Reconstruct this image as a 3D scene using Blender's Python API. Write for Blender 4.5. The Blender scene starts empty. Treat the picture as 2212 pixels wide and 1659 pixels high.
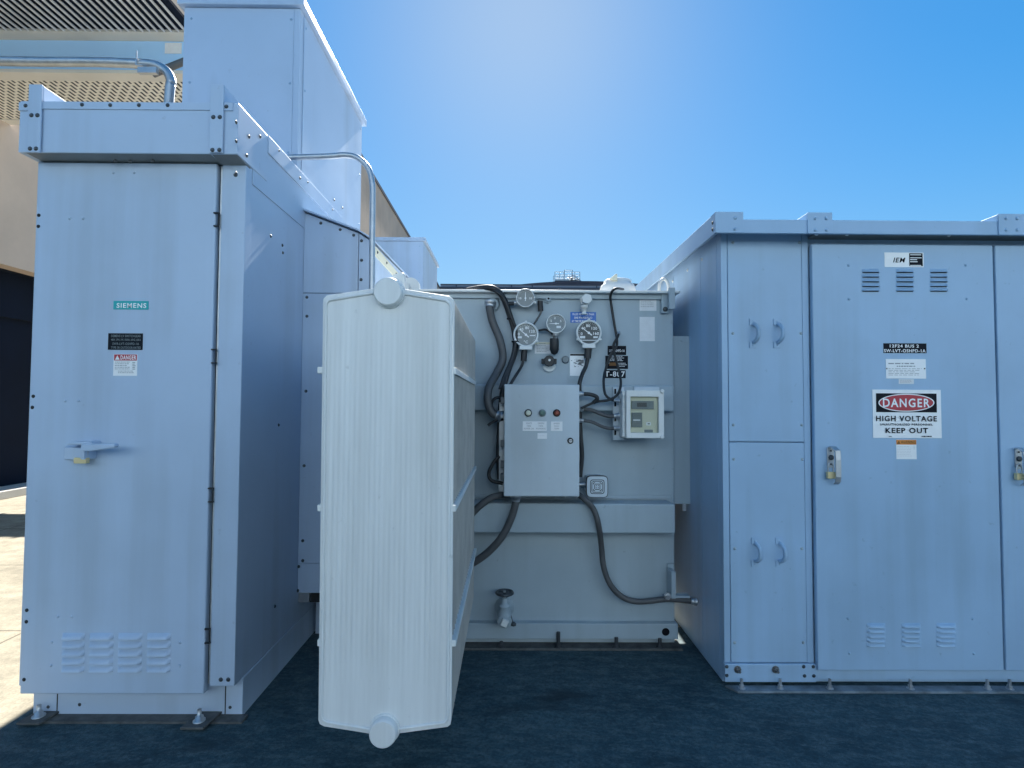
import bpy, math, random
from mathutils import Vector, Matrix
random.seed(7)
SC = bpy.context.scene
COL = SC.collection
PI = math.pi
rad = math.radians

# ------------------------------------------------------------------ camera
F, CX, CY = 1166.5, 1106.0, 829.5          # focal length and centre of a 2212 x 1659 picture
CAM = Vector((0.0, 0.0, 1.43))
YAW, PITCH, ROLL = rad(0.34), rad(2.04), rad(0.3)
ROT = Matrix.Rotation(-YAW, 3, 'Z') @ Matrix.Rotation(PI / 2 + PITCH, 3, 'X') @ Matrix.Rotation(ROLL, 3, 'Z')
cd = bpy.data.cameras.new('camera')
cd.sensor_fit = 'HORIZONTAL'; cd.sensor_width = 36.0; cd.lens = F / 2212 * 36.0
cd.clip_start = 0.05; cd.clip_end = 3000
cam = bpy.data.objects.new('camera', cd); COL.objects.link(cam)
cam.location = CAM; cam.rotation_euler = ROT.to_euler()
SC.camera = cam

# ------------------------------------------------------------------ world, sun, exposure
SKY_SOFT, SKY_SAT = 0.29, 1.36
SUN_EL, SUN_AZ = rad(38.5), rad(1.3)
w = bpy.data.worlds.new('World'); SC.world = w; w.use_nodes = True
wn = w.node_tree.nodes; wl = w.node_tree.links
sky = wn.new('ShaderNodeTexSky'); sky.sky_type = 'NISHITA'; sky.sun_disc = False
sky.sun_elevation = SUN_EL; sky.sun_rotation = SUN_AZ
sky.altitude = 0; sky.air_density = 1.0; sky.dust_density = 0.2; sky.ozone_density = 2.5
bg = wn['Background']; bg.inputs['Strength'].default_value = 0.100
bw = wn.new('ShaderNodeRGBToBW'); wl.new(sky.outputs['Color'], bw.inputs['Color'])          # clear deep blue sky, soft glow round the sun
ma = wn.new('ShaderNodeMath'); ma.operation = 'MULTIPLY_ADD'; ma.inputs[1].default_value = SKY_SOFT; ma.inputs[2].default_value = 1.0
wl.new(bw.outputs['Val'], ma.inputs[0])
dv = wn.new('ShaderNodeVectorMath'); dv.operation = 'DIVIDE'; wl.new(sky.outputs['Color'], dv.inputs[0]); wl.new(ma.outputs[0], dv.inputs[1])
hs = wn.new('ShaderNodeHueSaturation'); hs.inputs['Hue'].default_value = 0.489; sm = wn.new('ShaderNodeMapRange'); sm.inputs[1].default_value = 3.0; sm.inputs[2].default_value = 10.0; sm.inputs[3].default_value = SKY_SAT; sm.inputs[4].default_value = 0.8
wl.new(bw.outputs['Val'], sm.inputs[0]); wl.new(sm.outputs[0], hs.inputs['Saturation']); wl.new(dv.outputs['Vector'], hs.inputs['Color'])
tn = wn.new('ShaderNodeMix'); tn.data_type = 'RGBA'; tn.blend_type = 'MULTIPLY'; tn.inputs['Factor'].default_value = 1.0; tn.inputs[7].default_value = (0.80, 0.97, 1.06, 1)
wl.new(hs.outputs['Color'], tn.inputs[6]); wl.new(tn.outputs[2], bg.inputs['Color'])
ld = bpy.data.lights.new('sun', 'SUN'); ld.energy = 5.0; ld.angle = rad(0.53); ld.color = (1.0, 0.95, 0.86)
sun = bpy.data.objects.new('sun', ld); COL.objects.link(sun)
sdir = Vector((math.sin(SUN_AZ) * math.cos(SUN_EL), math.cos(SUN_AZ) * math.cos(SUN_EL), math.sin(SUN_EL)))
sun.rotation_euler = (-sdir).to_track_quat('-Z', 'Y').to_euler(); sun.location = (0, 0, 30)
SC.view_settings.view_transform = 'Standard'; SC.view_settings.look = 'None'
SC.view_settings.exposure = 1.48; SC.view_settings.gamma = 1.0
SC.render.engine = 'CYCLES'

# ------------------------------------------------------------------ picking real points
def ray(px, py): return ROT @ Vector(((px - CX) / F, -(py - CY) / F, -1.0))
def at(px, py, Y):
    v = ray(px, py); return CAM + v * ((Y - CAM.y) / v.y)
def atX(px, py, X):
    v = ray(px, py); return CAM + v * ((X - CAM.x) / v.x)
def rect(a, b, c, d, Y):
    p, q = at(a, b, Y), at(c, d, Y)
    return min(p.x, q.x), max(p.x, q.x), min(p.z, q.z), max(p.z, q.z)

# ------------------------------------------------------------------ materials
M = {}
def mat(name, base, rough=0.5, metal=0.0, var=0.06, scale=3.0, speck=0.0, bump=0.0, bscale=300.0,
        stretch=(1, 1, 1), spec=0.5, coat=0.0, streak=0.0):
    m = bpy.data.materials.new(name); m.use_nodes = True
    n = m.node_tree.nodes; l = m.node_tree.links; b = n['Principled BSDF']
    b.inputs['Roughness'].default_value = rough; b.inputs['Metallic'].default_value = metal
    b.inputs['Specular IOR Level'].default_value = spec
    if coat: b.inputs['Coat Weight'].default_value = coat; b.inputs['Coat Roughness'].default_value = 0.2
    g = n.new('ShaderNodeNewGeometry')
    mp = n.new('ShaderNodeMapping'); mp.inputs['Scale'].default_value = stretch
    l.new(g.outputs['Position'], mp.inputs['Vector'])
    nz = n.new('ShaderNodeTexNoise'); nz.inputs['Scale'].default_value = scale; nz.inputs['Detail'].default_value = 6
    nz.inputs['Roughness'].default_value = 0.6
    l.new(mp.outputs['Vector'], nz.inputs['Vector'])
    cr = n.new('ShaderNodeValToRGB')
    cr.color_ramp.elements[0].position = 0.3; cr.color_ramp.elements[1].position = 0.7
    cr.color_ramp.elements[0].color = tuple(c * (1 - var) for c in base) + (1,)
    cr.color_ramp.elements[1].color = tuple(min(1, c * (1 + var)) for c in base) + (1,)
    l.new(nz.outputs['Fac'], cr.inputs['Fac'])
    out = cr.outputs['Color']
    if speck:
        vz = n.new('ShaderNodeTexNoise'); vz.inputs['Scale'].default_value = 26; vz.inputs['Detail'].default_value = 3
        l.new(g.outputs['Position'], vz.inputs['Vector'])
        r2 = n.new('ShaderNodeValToRGB'); r2.color_ramp.elements[0].position = 0.70; r2.color_ramp.elements[1].position = 0.78
        r2.color_ramp.elements[0].color = (0, 0, 0, 1); r2.color_ramp.elements[1].color = (speck,) * 3 + (1,)
        l.new(vz.outputs['Fac'], r2.inputs['Fac'])
        mx = n.new('ShaderNodeMix'); mx.data_type = 'RGBA'
        l.new(r2.outputs['Color'], mx.inputs['Factor']); l.new(out, mx.inputs[6])
        mx.inputs[7].default_value = tuple(c * 0.45 for c in base) + (1,)
        out = mx.outputs[2]
    if streak:
        sp = n.new('ShaderNodeMapping'); sp.inputs['Scale'].default_value = (8, 8, 0.3); l.new(g.outputs['Position'], sp.inputs['Vector'])
        sn = n.new('ShaderNodeTexNoise'); sn.inputs['Scale'].default_value = 1.0; sn.inputs['Detail'].default_value = 5; l.new(sp.outputs['Vector'], sn.inputs['Vector'])
        pn = n.new('ShaderNodeTexNoise'); pn.inputs['Scale'].default_value = 1.1; pn.inputs['Detail'].default_value = 4; l.new(g.outputs['Position'], pn.inputs['Vector'])
        mu = n.new('ShaderNodeMath'); mu.operation = 'MULTIPLY'; l.new(sn.outputs['Fac'], mu.inputs[0]); l.new(pn.outputs['Fac'], mu.inputs[1])
        r3 = n.new('ShaderNodeMapRange'); r3.inputs[1].default_value = 0.24; r3.inputs[2].default_value = 0.40; r3.inputs[3].default_value = 0.0; r3.inputs[4].default_value = streak
        l.new(mu.outputs[0], r3.inputs[0])
        m3 = n.new('ShaderNodeMix'); m3.data_type = 'RGBA'; l.new(r3.outputs[0], m3.inputs['Factor']); l.new(out, m3.inputs[6])
        m3.inputs[7].default_value = (base[0] * 0.62, base[1] * 0.60, base[2] * 0.55, 1); out = m3.outputs[2]
    l.new(out, b.inputs['Base Color'])
    rr = n.new('ShaderNodeMapRange'); rr.inputs[3].default_value = max(0.05, rough - 0.08); rr.inputs[4].default_value = min(1, rough + 0.1)
    l.new(nz.outputs['Fac'], rr.inputs[0]); l.new(rr.outputs[0], b.inputs['Roughness'])
    if bump:
        bz = n.new('ShaderNodeTexNoise'); bz.inputs['Scale'].default_value = bscale; bz.inputs['Detail'].default_value = 2
        l.new(g.outputs['Position'], bz.inputs['Vector'])
        bp = n.new('ShaderNodeBump'); bp.inputs['Strength'].default_value = bump; bp.inputs['Distance'].default_value = 0.002
        l.new(bz.outputs['Fac'], bp.inputs['Height'])
        if streak:
            wz = n.new('ShaderNodeTexNoise'); wz.inputs['Scale'].default_value = 1.6; wz.inputs['Detail'].default_value = 1; l.new(g.outputs['Position'], wz.inputs['Vector'])
            wb = n.new('ShaderNodeBump'); wb.inputs['Strength'].default_value = 0.6; wb.inputs['Distance'].default_value = 0.02
            l.new(wz.outputs['Fac'], wb.inputs['Height']); l.new(wb.outputs['Normal'], bp.inputs['Normal'])
        l.new(bp.outputs['Normal'], b.inputs['Normal'])
    M[name] = m
    return m

def shaded_ground_mat():
    m = bpy.data.materials.new('shaded_ground'); m.use_nodes = True  # dark blue ground tone, the cabinets' shade put into the colour
    n = m.node_tree.nodes; l = m.node_tree.links; b = n['Principled BSDF']; g = n.new('ShaderNodeNewGeometry')
    def noise(sc, det, rg, st=(1, 1, 1)):
        mp = n.new('ShaderNodeMapping'); mp.inputs['Scale'].default_value = st; mp.inputs['Rotation'].default_value = (0, 0, 0.5); l.new(g.outputs['Position'], mp.inputs['Vector'])
        z = n.new('ShaderNodeTexNoise'); z.inputs['Scale'].default_value = sc; z.inputs['Detail'].default_value = det; z.inputs['Roughness'].default_value = rg
        l.new(mp.outputs['Vector'], z.inputs['Vector']); return z.outputs['Fac']
    def ramp(src, p0, c0, p1, c1):
        r = n.new('ShaderNodeValToRGB'); e = r.color_ramp.elements; e[0].position = p0; e[1].position = p1
        e[0].color = tuple(c0) + (1,); e[1].color = tuple(c1) + (1,); l.new(src, r.inputs['Fac']); return r.outputs['Color']
    def mix(f, a, c, mode='MIX'):
        x = n.new('ShaderNodeMix'); x.data_type = 'RGBA'; x.blend_type = mode
        if isinstance(f, float): x.inputs['Factor'].default_value = f
        else: l.new(f, x.inputs['Factor'])
        l.new(a, x.inputs[6])
        if isinstance(c, tuple): x.inputs[7].default_value = c + (1,)
        else: l.new(c, x.inputs[7])
        return x.outputs[2]
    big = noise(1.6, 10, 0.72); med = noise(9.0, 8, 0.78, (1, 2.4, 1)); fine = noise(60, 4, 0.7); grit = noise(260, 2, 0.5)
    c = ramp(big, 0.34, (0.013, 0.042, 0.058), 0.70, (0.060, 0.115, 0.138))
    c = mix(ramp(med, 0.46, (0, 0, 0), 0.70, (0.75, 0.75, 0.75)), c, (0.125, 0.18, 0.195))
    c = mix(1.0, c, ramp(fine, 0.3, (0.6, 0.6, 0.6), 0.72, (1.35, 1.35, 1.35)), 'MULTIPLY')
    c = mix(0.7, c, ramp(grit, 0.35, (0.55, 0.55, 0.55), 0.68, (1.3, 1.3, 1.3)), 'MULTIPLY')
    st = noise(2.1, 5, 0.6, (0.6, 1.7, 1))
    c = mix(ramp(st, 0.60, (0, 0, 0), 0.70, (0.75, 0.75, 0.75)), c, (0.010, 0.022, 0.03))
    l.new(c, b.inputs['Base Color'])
    rr = n.new('ShaderNodeMapRange'); rr.inputs[3].default_value = 0.5; rr.inputs[4].default_value = 0.95; l.new(big, rr.inputs[0]); l.new(rr.outputs[0], b.inputs['Roughness'])
    b.inputs['Specular IOR Level'].default_value = 0.35
    bp = n.new('ShaderNodeBump'); bp.inputs['Strength'].default_value = 0.5; bp.inputs['Distance'].default_value = 0.004; l.new(fine, bp.inputs['Height']); l.new(bp.outputs['Normal'], b.inputs['Normal'])
    M['ground_shade'] = m
mat('paint_left', (0.46, 0.57, 0.72), 0.42, var=0.05, scale=1.6, speck=0.25, bump=0.12, streak=0.32)
mat('paint_right', (0.34, 0.50, 0.68), 0.42, var=0.06, scale=1.8, speck=0.3, bump=0.15, streak=0.32)
mat('paint_tank', (0.375, 0.455, 0.505), 0.45, var=0.07, scale=2.2, speck=0.35, bump=0.2, bscale=160, streak=0.32)
mat('paint_radiator', (0.74, 0.75, 0.745), 0.42, var=0.07, scale=3, speck=0.3, bump=0.1, stretch=(9, 1, 0.5), streak=0.32)
mat('paint_box', (0.58, 0.65, 0.70), 0.42, var=0.04, scale=4, speck=0.2, bump=0.15, streak=0.32)
mat('white_paint', (0.75, 0.76, 0.74), 0.45, var=0.06, scale=6, speck=0.4)
mat('dark_steel', (0.10, 0.11, 0.12), 0.45, metal=0.7, var=0.2, scale=20)
mat('bolt_steel', (0.25, 0.25, 0.25), 0.4, metal=0.8, var=0.25, scale=30)
mat('zinc', (0.52, 0.54, 0.56), 0.45, metal=0.85, var=0.15, scale=14)
mat('rusty_steel', (0.11, 0.115, 0.115), 0.7, metal=0.3, var=0.4, scale=18, bump=0.4, bscale=60)
mat('rubber', (0.022, 0.023, 0.025), 0.5, var=0.2, scale=12)
mat('flex_grey', (0.09, 0.092, 0.095), 0.5, var=0.12, scale=12)
mat('gasket', (0.02, 0.022, 0.025), 0.7, var=0.1)
mat('black_plate', (0.012, 0.013, 0.018), 0.7, var=0.1, spec=0.15)
mat('white_plate', (0.93, 0.93, 0.93), 0.4, var=0.03, scale=20)
mat('paper', (0.78, 0.79, 0.80), 0.6, var=0.05, scale=25)
mat('ink', (0.01, 0.01, 0.014), 0.8, var=0.02, spec=0.1)
mat('shaded_fin', (0.42, 0.41, 0.385), 0.6, var=0.15, scale=6)  # rear fins: dusty beige, darkened for the shade between them
mat('soffit_shade', (0.22, 0.24, 0.25), 0.6, var=0.12, scale=5)  # hood undersides made darker, their shade put into the colour
mat('dirty_paint', (0.16, 0.20, 0.23), 0.65, var=0.55, scale=9, bump=0.3, bscale=50)
mat('grey_ink', (0.32, 0.33, 0.34), 0.6, var=0.05)
mat('red_ink', (0.48, 0.035, 0.05), 0.45, var=0.04)
mat('orange_ink', (0.75, 0.26, 0.04), 0.5, var=0.05)
mat('brown_ink', (0.22, 0.09, 0.02), 0.5, var=0.05)
mat('teal_ink', (0.0, 0.40, 0.42), 0.4, var=0.03)
mat('blue_ink', (0.01, 0.13, 0.50), 0.4, var=0.05)
mat('faded_ink', (0.22, 0.26, 0.27), 0.6, var=0.1)
mat('brass', (0.75, 0.62, 0.34), 0.4, metal=0.35, var=0.1)
mat('cream_plastic', (0.72, 0.70, 0.55), 0.5, var=0.04)
mat('grey_plastic', (0.22, 0.25, 0.26), 0.5, var=0.08)
mat('dial_dark', (0.05, 0.06, 0.065), 0.4, var=0.1)
mat('dial_pale', (0.22, 0.24, 0.24), 0.4, var=0.1)
mat('lamp_white', (0.85, 0.80, 0.62), 0.3, var=0.03)
mat('lamp_green', (0.14, 0.22, 0.18), 0.3, var=0.05)
mat('lamp_red', (0.30, 0.07, 0.04), 0.3, var=0.05)
mat('tan_wall', (0.60, 0.48, 0.385), 0.85, var=0.12, scale=0.7, bump=0.3, bscale=20)
mat('tan_trim', (0.74, 0.69, 0.60), 0.75, var=0.08, scale=2)
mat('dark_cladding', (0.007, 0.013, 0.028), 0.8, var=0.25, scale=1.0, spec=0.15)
mat('blue_fascia', (0.42, 0.68, 0.98), 0.35, var=0.04, scale=1.0)
mat('slat', (0.70, 0.70, 0.70), 0.5, var=0.15, scale=3)
mat('far_wall', (0.36, 0.37, 0.42), 0.8, var=0.06, scale=0.2)
mat('far_roof', (0.08, 0.09, 0.12), 0.7, var=0.1, scale=0.3)
shaded_ground_mat()
mat('bounce_cladding', (0.60, 0.75, 0.88), 0.6, var=0.05, scale=0.8)  # pale blue, tints the light bounced onto the shaded fronts
mat('kerb_white', (0.62, 0.60, 0.55), 0.8, var=0.08, scale=4)

def ground_mat():
    m = bpy.data.materials.new('concrete_ground'); m.use_nodes = True
    n = m.node_tree.nodes; l = m.node_tree.links; b = n['Principled BSDF']
    g = n.new('ShaderNodeNewGeometry')
    def noise(sc, det, rg=0.65, src=g.outputs['Position']):
        z = n.new('ShaderNodeTexNoise'); z.inputs['Scale'].default_value = sc; z.inputs['Detail'].default_value = det
        z.inputs['Roughness'].default_value = rg; l.new(src, z.inputs['Vector']); return z
    def ramp(src, p0, c0, p1, c1):
        r = n.new('ShaderNodeValToRGB'); e = r.color_ramp.elements
        e[0].position = p0; e[1].position = p1; e[0].color = c0 + (1,); e[1].color = c1 + (1,)
        l.new(src, r.inputs['Fac']); return r
    def mix(f, a, c, mode='MIX'):
        x = n.new('ShaderNodeMix'); x.data_type = 'RGBA'; x.blend_type = mode
        if isinstance(f, float): x.inputs['Factor'].default_value = f
        else: l.new(f, x.inputs['Factor'])
        l.new(a, x.inputs[6]); l.new(c, x.inputs[7]) if not isinstance(c, tuple) else setattr(x.inputs[7], 'default_value', c + (1,))
        return x.outputs[2]
    n1 = noise(0.9, 8); n2 = noise(7.0, 6, 0.7); n3 = noise(90.0, 3)
    base = ramp(n1.outputs['Fac'], 0.3, (0.30, 0.268, 0.20), 0.72, (0.44, 0.395, 0.30))
    fine = ramp(n2.outputs['Fac'], 0.3, (0.62, 0.62, 0.62), 0.7, (1.15, 1.15, 1.15))
    c = mix(1.0, base.outputs['Color'], fine.outputs['Color'], 'MULTIPLY')
    grit = ramp(n3.outputs['Fac'], 0.35, (0.75, 0.75, 0.75), 0.65, (1.1, 1.1, 1.1))
    c = mix(0.8, c, grit.outputs['Color'], 'MULTIPLY')
    br = n.new('ShaderNodeTexBrick'); br.offset = 0.0
    br.inputs['Scale'].default_value = 1.0; br.inputs['Mortar Size'].default_value = 0.008
    br.inputs['Brick Width'].default_value = 2.6; br.inputs['Row Height'].default_value = 1.35
    br.inputs['Color1'].default_value = br.inputs['Color2'].default_value = (1, 1, 1, 1); br.inputs['Mortar'].default_value = (0.45, 0.42, 0.4, 1)
    mp = n.new('ShaderNodeMapping'); mp.inputs['Location'].default_value = (0.39, 0.62, 0)
    l.new(g.outputs['Position'], mp.inputs['Vector']); l.new(mp.outputs['Vector'], br.inputs['Vector'])
    c = mix(1.0, c, br.outputs['Color'], 'MULTIPLY')
    st = noise(0.55, 3, 0.5)
    stain = ramp(st.outputs['Fac'], 0.6, (0, 0, 0), 0.75, (0.55, 0.55, 0.55))
    c = mix(stain.outputs['Color'], c, (0.06, 0.06, 0.062))
    l.new(c, b.inputs['Base Color'])
    b.inputs['Roughness'].default_value = 0.8
    bp = n.new('ShaderNodeBump'); bp.inputs['Strength'].default_value = 0.35; bp.inputs['Distance'].default_value = 0.006
    l.new(n2.outputs['Fac'], bp.inputs['Height']); l.new(bp.outputs['Normal'], b.inputs['Normal'])
    M['ground'] = m
ground_mat()

def slot_mat():
    m = bpy.data.materials.new('slotted_panel'); m.use_nodes = True
    n = m.node_tree.nodes; l = m.node_tree.links; b = n['Principled BSDF']; b.inputs['Roughness'].default_value = 0.7
    g = n.new('ShaderNodeNewGeometry'); mp = n.new('ShaderNodeMapping'); mp.inputs['Rotation'].default_value = (0, 0, PI / 2)
    l.new(g.outputs['Position'], mp.inputs['Vector'])
    br = n.new('ShaderNodeTexBrick'); l.new(mp.outputs['Vector'], br.inputs['Vector'])
    br.inputs['Scale'].default_value = 1.0; br.inputs['Brick Width'].default_value = 0.14; br.inputs['Row Height'].default_value = 0.066
    br.inputs['Mortar Size'].default_value = 0.0185; br.inputs['Mortar Smooth'].default_value = 0.0
    br.inputs['Color1'].default_value = br.inputs['Color2'].default_value = (0.03, 0.03, 0.035, 1)
    br.inputs['Mortar'].default_value = (0.88, 0.82, 0.70, 1)
    l.new(br.outputs['Color'], b.inputs['Base Color'])
    M['slotted'] = m
slot_mat()

def glass_mat():
    m = bpy.data.materials.new('clear_cover'); m.use_nodes = True
    b = m.node_tree.nodes['Principled BSDF']
    b.inputs['Base Color'].default_value = (0.9, 0.92, 0.9, 1); b.inputs['Roughness'].default_value = 0.08
    b.inputs['Transmission Weight'].default_value = 1.0; b.inputs['IOR'].default_value = 1.1
    M['glass'] = m
glass_mat()

# ------------------------------------------------------------------ mesh building
class MB:
    def __init__(s): s.v = []; s.f = []; s.sm = []
    def add(s, vs, fs, smooth=False):
        o = len(s.v); s.v += [Vector(p) for p in vs]
        for f in fs: s.f.append(tuple(i + o for i in f)); s.sm.append(smooth)
        return s
    def box(s, x0, x1, y0, y1, z0, z1):
        vs = [(x, y, z) for z in (z0, z1) for y in (y0, y1) for x in (x0, x1)]
        return s.add(vs, [(0, 2, 3, 1), (4, 5, 7, 6), (0, 1, 5, 4), (2, 6, 7, 3), (0, 4, 6, 2), (1, 3, 7, 5)])
    def prism(s, poly, axis, a, b):
        """poly: list of 2-D points (x,z for 'y'; y,z for 'x'; x,y for 'z'), extruded from a to b"""
        def P(p, t):
            return {'y': (p[0], t, p[1]), 'x': (t, p[0], p[1]), 'z': (p[0], p[1], t)}[axis]
        n = len(poly); vs = [P(p, a) for p in poly] + [P(p, b) for p in poly]
        fs = [tuple(range(n)), tuple(range(2 * n - 1, n - 1, -1))] + [(i, i + n, (i + 1) % n + n, (i + 1) % n) for i in range(n)]
        return s.add(vs, fs)
    def lathe(s, c, axis, prof, n=20, smooth=True):
        """prof: list of (radius, distance along axis); closed with end caps"""
        ax = Vector(axis).normalized(); u = ax.orthogonal().normalized(); w_ = ax.cross(u); c = Vector(c)
        vs = []; fs = []
        for r, t in prof:
            for k in range(n):
                a = 2 * PI * k / n; vs.append(c + ax * t + (u * math.cos(a) + w_ * math.sin(a)) * r)
        for j in range(len(prof) - 1):
            for k in range(n):
                k2 = (k + 1) % n; fs.append((j * n + k, j * n + k2, (j + 1) * n + k2, (j + 1) * n + k))
        s.add(vs, fs, smooth)
        o = len(prof) - 1
        s.add(vs[:n], [tuple(range(n - 1, -1, -1))]); s.add(vs[o * n:], [tuple(range(n))])
        return s
    def cyl(s, p, q, r, n=16, smooth=True):
        p, q = Vector(p), Vector(q); return s.lathe(p, q - p, [(r, 0), (r, (q - p).length)], n, smooth)
    def tube(s, pts, r, n=10, ribs=0.0):
        pts = [Vector(p) for p in pts]
        vs = []; fs = []; u = None
        for i, p in enumerate(pts):
            t = (pts[min(i + 1, len(pts) - 1)] - pts[max(i - 1, 0)]).normalized()
            u = t.orthogonal().normalized() if u is None else (u - t * u.dot(t)).normalized()
            w_ = t.cross(u); rr = r * (1 + (ribs if i % 2 else -ribs))
            for k in range(n):
                a = 2 * PI * k / n; vs.append(p + (u * math.cos(a) + w_ * math.sin(a)) * rr)
        for i in range(len(pts) - 1):
            for k in range(n):
                k2 = (k + 1) % n; fs.append((i * n + k, i * n + k2, (i + 1) * n + k2, (i + 1) * n + k))
        s.add(vs, fs, True)
        s.add(vs[:n], [tuple(range(n - 1, -1, -1))]); s.add(vs[-n:], [tuple(range(n))])
        return s
    def merge(s, me, fn):
        o = len(s.v); s.v += [Vector(fn(v.co)) for v in me.vertices]
        for p in me.polygons: s.f.append(tuple(i + o for i in p.vertices)); s.sm.append(False)
        return s
    def mesh(s, name, origin=(0, 0, 0)):
        o = Vector(origin); me = bpy.data.meshes.new(name)
        me.from_pydata([tuple(v - o) for v in s.v], [], s.f); me.update()
        me.polygons.foreach_set('use_smooth', s.sm)
        return me
    def build(s, name, material, parent=None, bevel=0.0, loc=None, smooth_angle=True):
        org = Vector(loc) if loc is not None else (world_loc(parent) if parent else Vector((0, 0, 0)))
        me = s.mesh(name, org); me.materials.append(M[material] if isinstance(material, str) else material)
        o = bpy.data.objects.new(name, me); COL.objects.link(o)
        if parent: o.parent = parent; o.location = org - world_loc(parent)
        else: o.location = org
        if bevel:
            b = o.modifiers.new('bevel', 'BEVEL'); b.width = bevel; b.segments = 2; b.limit_method = 'ANGLE'; b.angle_limit = rad(40)
            b.harden_normals = False
        return o

def world_loc(o):
    v = Vector((0, 0, 0))
    while o is not None: v += Vector(o.location); o = o.parent
    return v

def smooth_pts(pts, k=10):
    """Catmull-Rom through the points"""
    pts = [Vector(p) for p in pts]; P = [pts[0] * 2 - pts[1]] + pts + [pts[-1] * 2 - pts[-2]]
    out = []
    for i in range(1, len(P) - 2):
        a, b, c, d = P[i - 1], P[i], P[i + 1], P[i + 2]
        for j in range(k):
            t = j / k
            out.append(0.5 * ((2 * b) + (c - a) * t + (2 * a - 5 * b + 4 * c - d) * t * t + (3 * b - a - 3 * c + d) * t ** 3))
    out.append(pts[-1]); return out

def tag(o, label=None, cat=None, group=None, kind=None):
    if label: o['label'] = label
    if cat: o['category'] = cat
    if group: o['group'] = group
    if kind: o['kind'] = kind
    return o
def thing(name, loc, label, cat, group=None):
    o = bpy.data.objects.new(name, None); COL.objects.link(o); o.empty_display_size = 0.1; o.location = loc
    return tag(o, label, cat, group)

# bolts: one mesh per size and axis, shared by every copy
_bolt = {}
def bolt(root, p, axis='-y', r=0.009, material='dark_steel', name='bolt', proud=0.55):
    r *= 0.74; key = (axis, r, material, proud)
    if key not in _bolt:
        ax = {'-y': (0, -1, 0), '+x': (1, 0, 0), '-x': (-1, 0, 0), '+z': (0, 0, 1), '-z': (0, 0, -1)}[axis]
        mb = MB(); mb.lathe((0, 0, 0), ax, [(r * 1.45, -0.001), (r * 1.45, r * 0.18), (r, r * 0.2), (r, r * proud), (r * 0.62, r * (proud + 0.3))], 10)
        me = mb.mesh(name); me.materials.append(M[material]); _bolt[key] = me
    o = bpy.data.objects.new(name, _bolt[key]); COL.objects.link(o)
    o.parent = root; o.location = Vector(p) - world_loc(root)
    return o
def bolts_at(root, Y, pxs, **k):
    for a, b in pxs: bolt(root, at(a, b, Y), '-y', **k)

# lettering
def text_mesh(txt, bold=0.0, shear=0.0):
    cu = bpy.data.curves.new('lettering', 'FONT'); cu.body = txt; cu.size = 1.0; cu.offset = min(bold, 0.022); cu.extrude = 0.0
    cu.shear = shear; cu.space_character = 1.06 + bold * 3; cu.resolution_u = 3; cu.fill_mode = 'FRONT'
    o = bpy.data.objects.new('lettering', cu); COL.objects.link(o)
    bpy.context.view_layer.update()
    me = bpy.data.meshes.new_from_object(o.evaluated_get(bpy.context.evaluated_depsgraph_get()))
    bpy.data.objects.remove(o); bpy.data.curves.remove(cu)
    return me
def put_text(mb, txt, a, b, c, d, Y, bold=0.012, shear=0.0):
    """fills the picture rectangle a,b,c,d on the plane Y with the words"""
    me = text_mesh(txt, bold, shear); x0, x1, z0, z1 = rect(a, b, c, d, Y)
    xs = [v.co.x for v in me.vertices]; ys = [v.co.y for v in me.vertices]
    ax, bx, ay, by = min(xs), max(xs), min(ys), max(ys)
    sx = (x1 - x0) / (bx - ax); sz = (z1 - z0) / (by - ay)
    mb.merge(me, lambda v: (x0 + (v.x - ax) * sx, Y, z0 + (v.y - ay) * sz))
    bpy.data.meshes.remove(me)
def put_rect(mb, a, b, c, d, Y):
    x0, x1, z0, z1 = rect(a, b, c, d, Y)
    return mb.add([(x0, Y, z0), (x1, Y, z0), (x1, Y, z1), (x0, Y, z1)], [(0, 1, 2, 3)])
def put_lines(mb, a, b, c, d, Y, rows, thick=0.35):
    """small print too fine to read: rows of broken strokes"""
    h = (d - b) / rows
    for r in range(rows):
        x = a; y = b + r * h
        end = c - random.random() * (c - a) * 0.3
        while x < end:
            wd = min(end, x + (c - a) * random.uniform(0.05, 0.18)); put_rect(mb, x, y, wd, y + h * thick, Y); x = wd + (c - a) * 0.03
def sign(name, label, cat, px, Y, panel, layers, thick=0.002, group=None):
    """layers: list of (part name, material, function(mb, Y))"""
    x0, x1, z0, z1 = rect(*px, Y)
    root = thing(name, ((x0 + x1) / 2, Y, z0), label, cat, group)
    MB().box(x0, x1, Y - thick, Y - 0.0002, z0, z1).build('panel', panel, root)
    for i, (pn, mt, fn) in enumerate(layers):
        mb = MB(); fn(mb, Y - thick - 0.0006 * (i + 1)); mb.build(pn, mt, root)
    return root

# ================================================================== SETTING
gx = 600
MB().add([(-gx, -gx, 0), (gx, -gx, 0), (gx, gx, 0), (-gx, gx, 0)], [(0, 1, 2, 3)]).build('ground', 'ground')['kind'] = 'structure'

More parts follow.
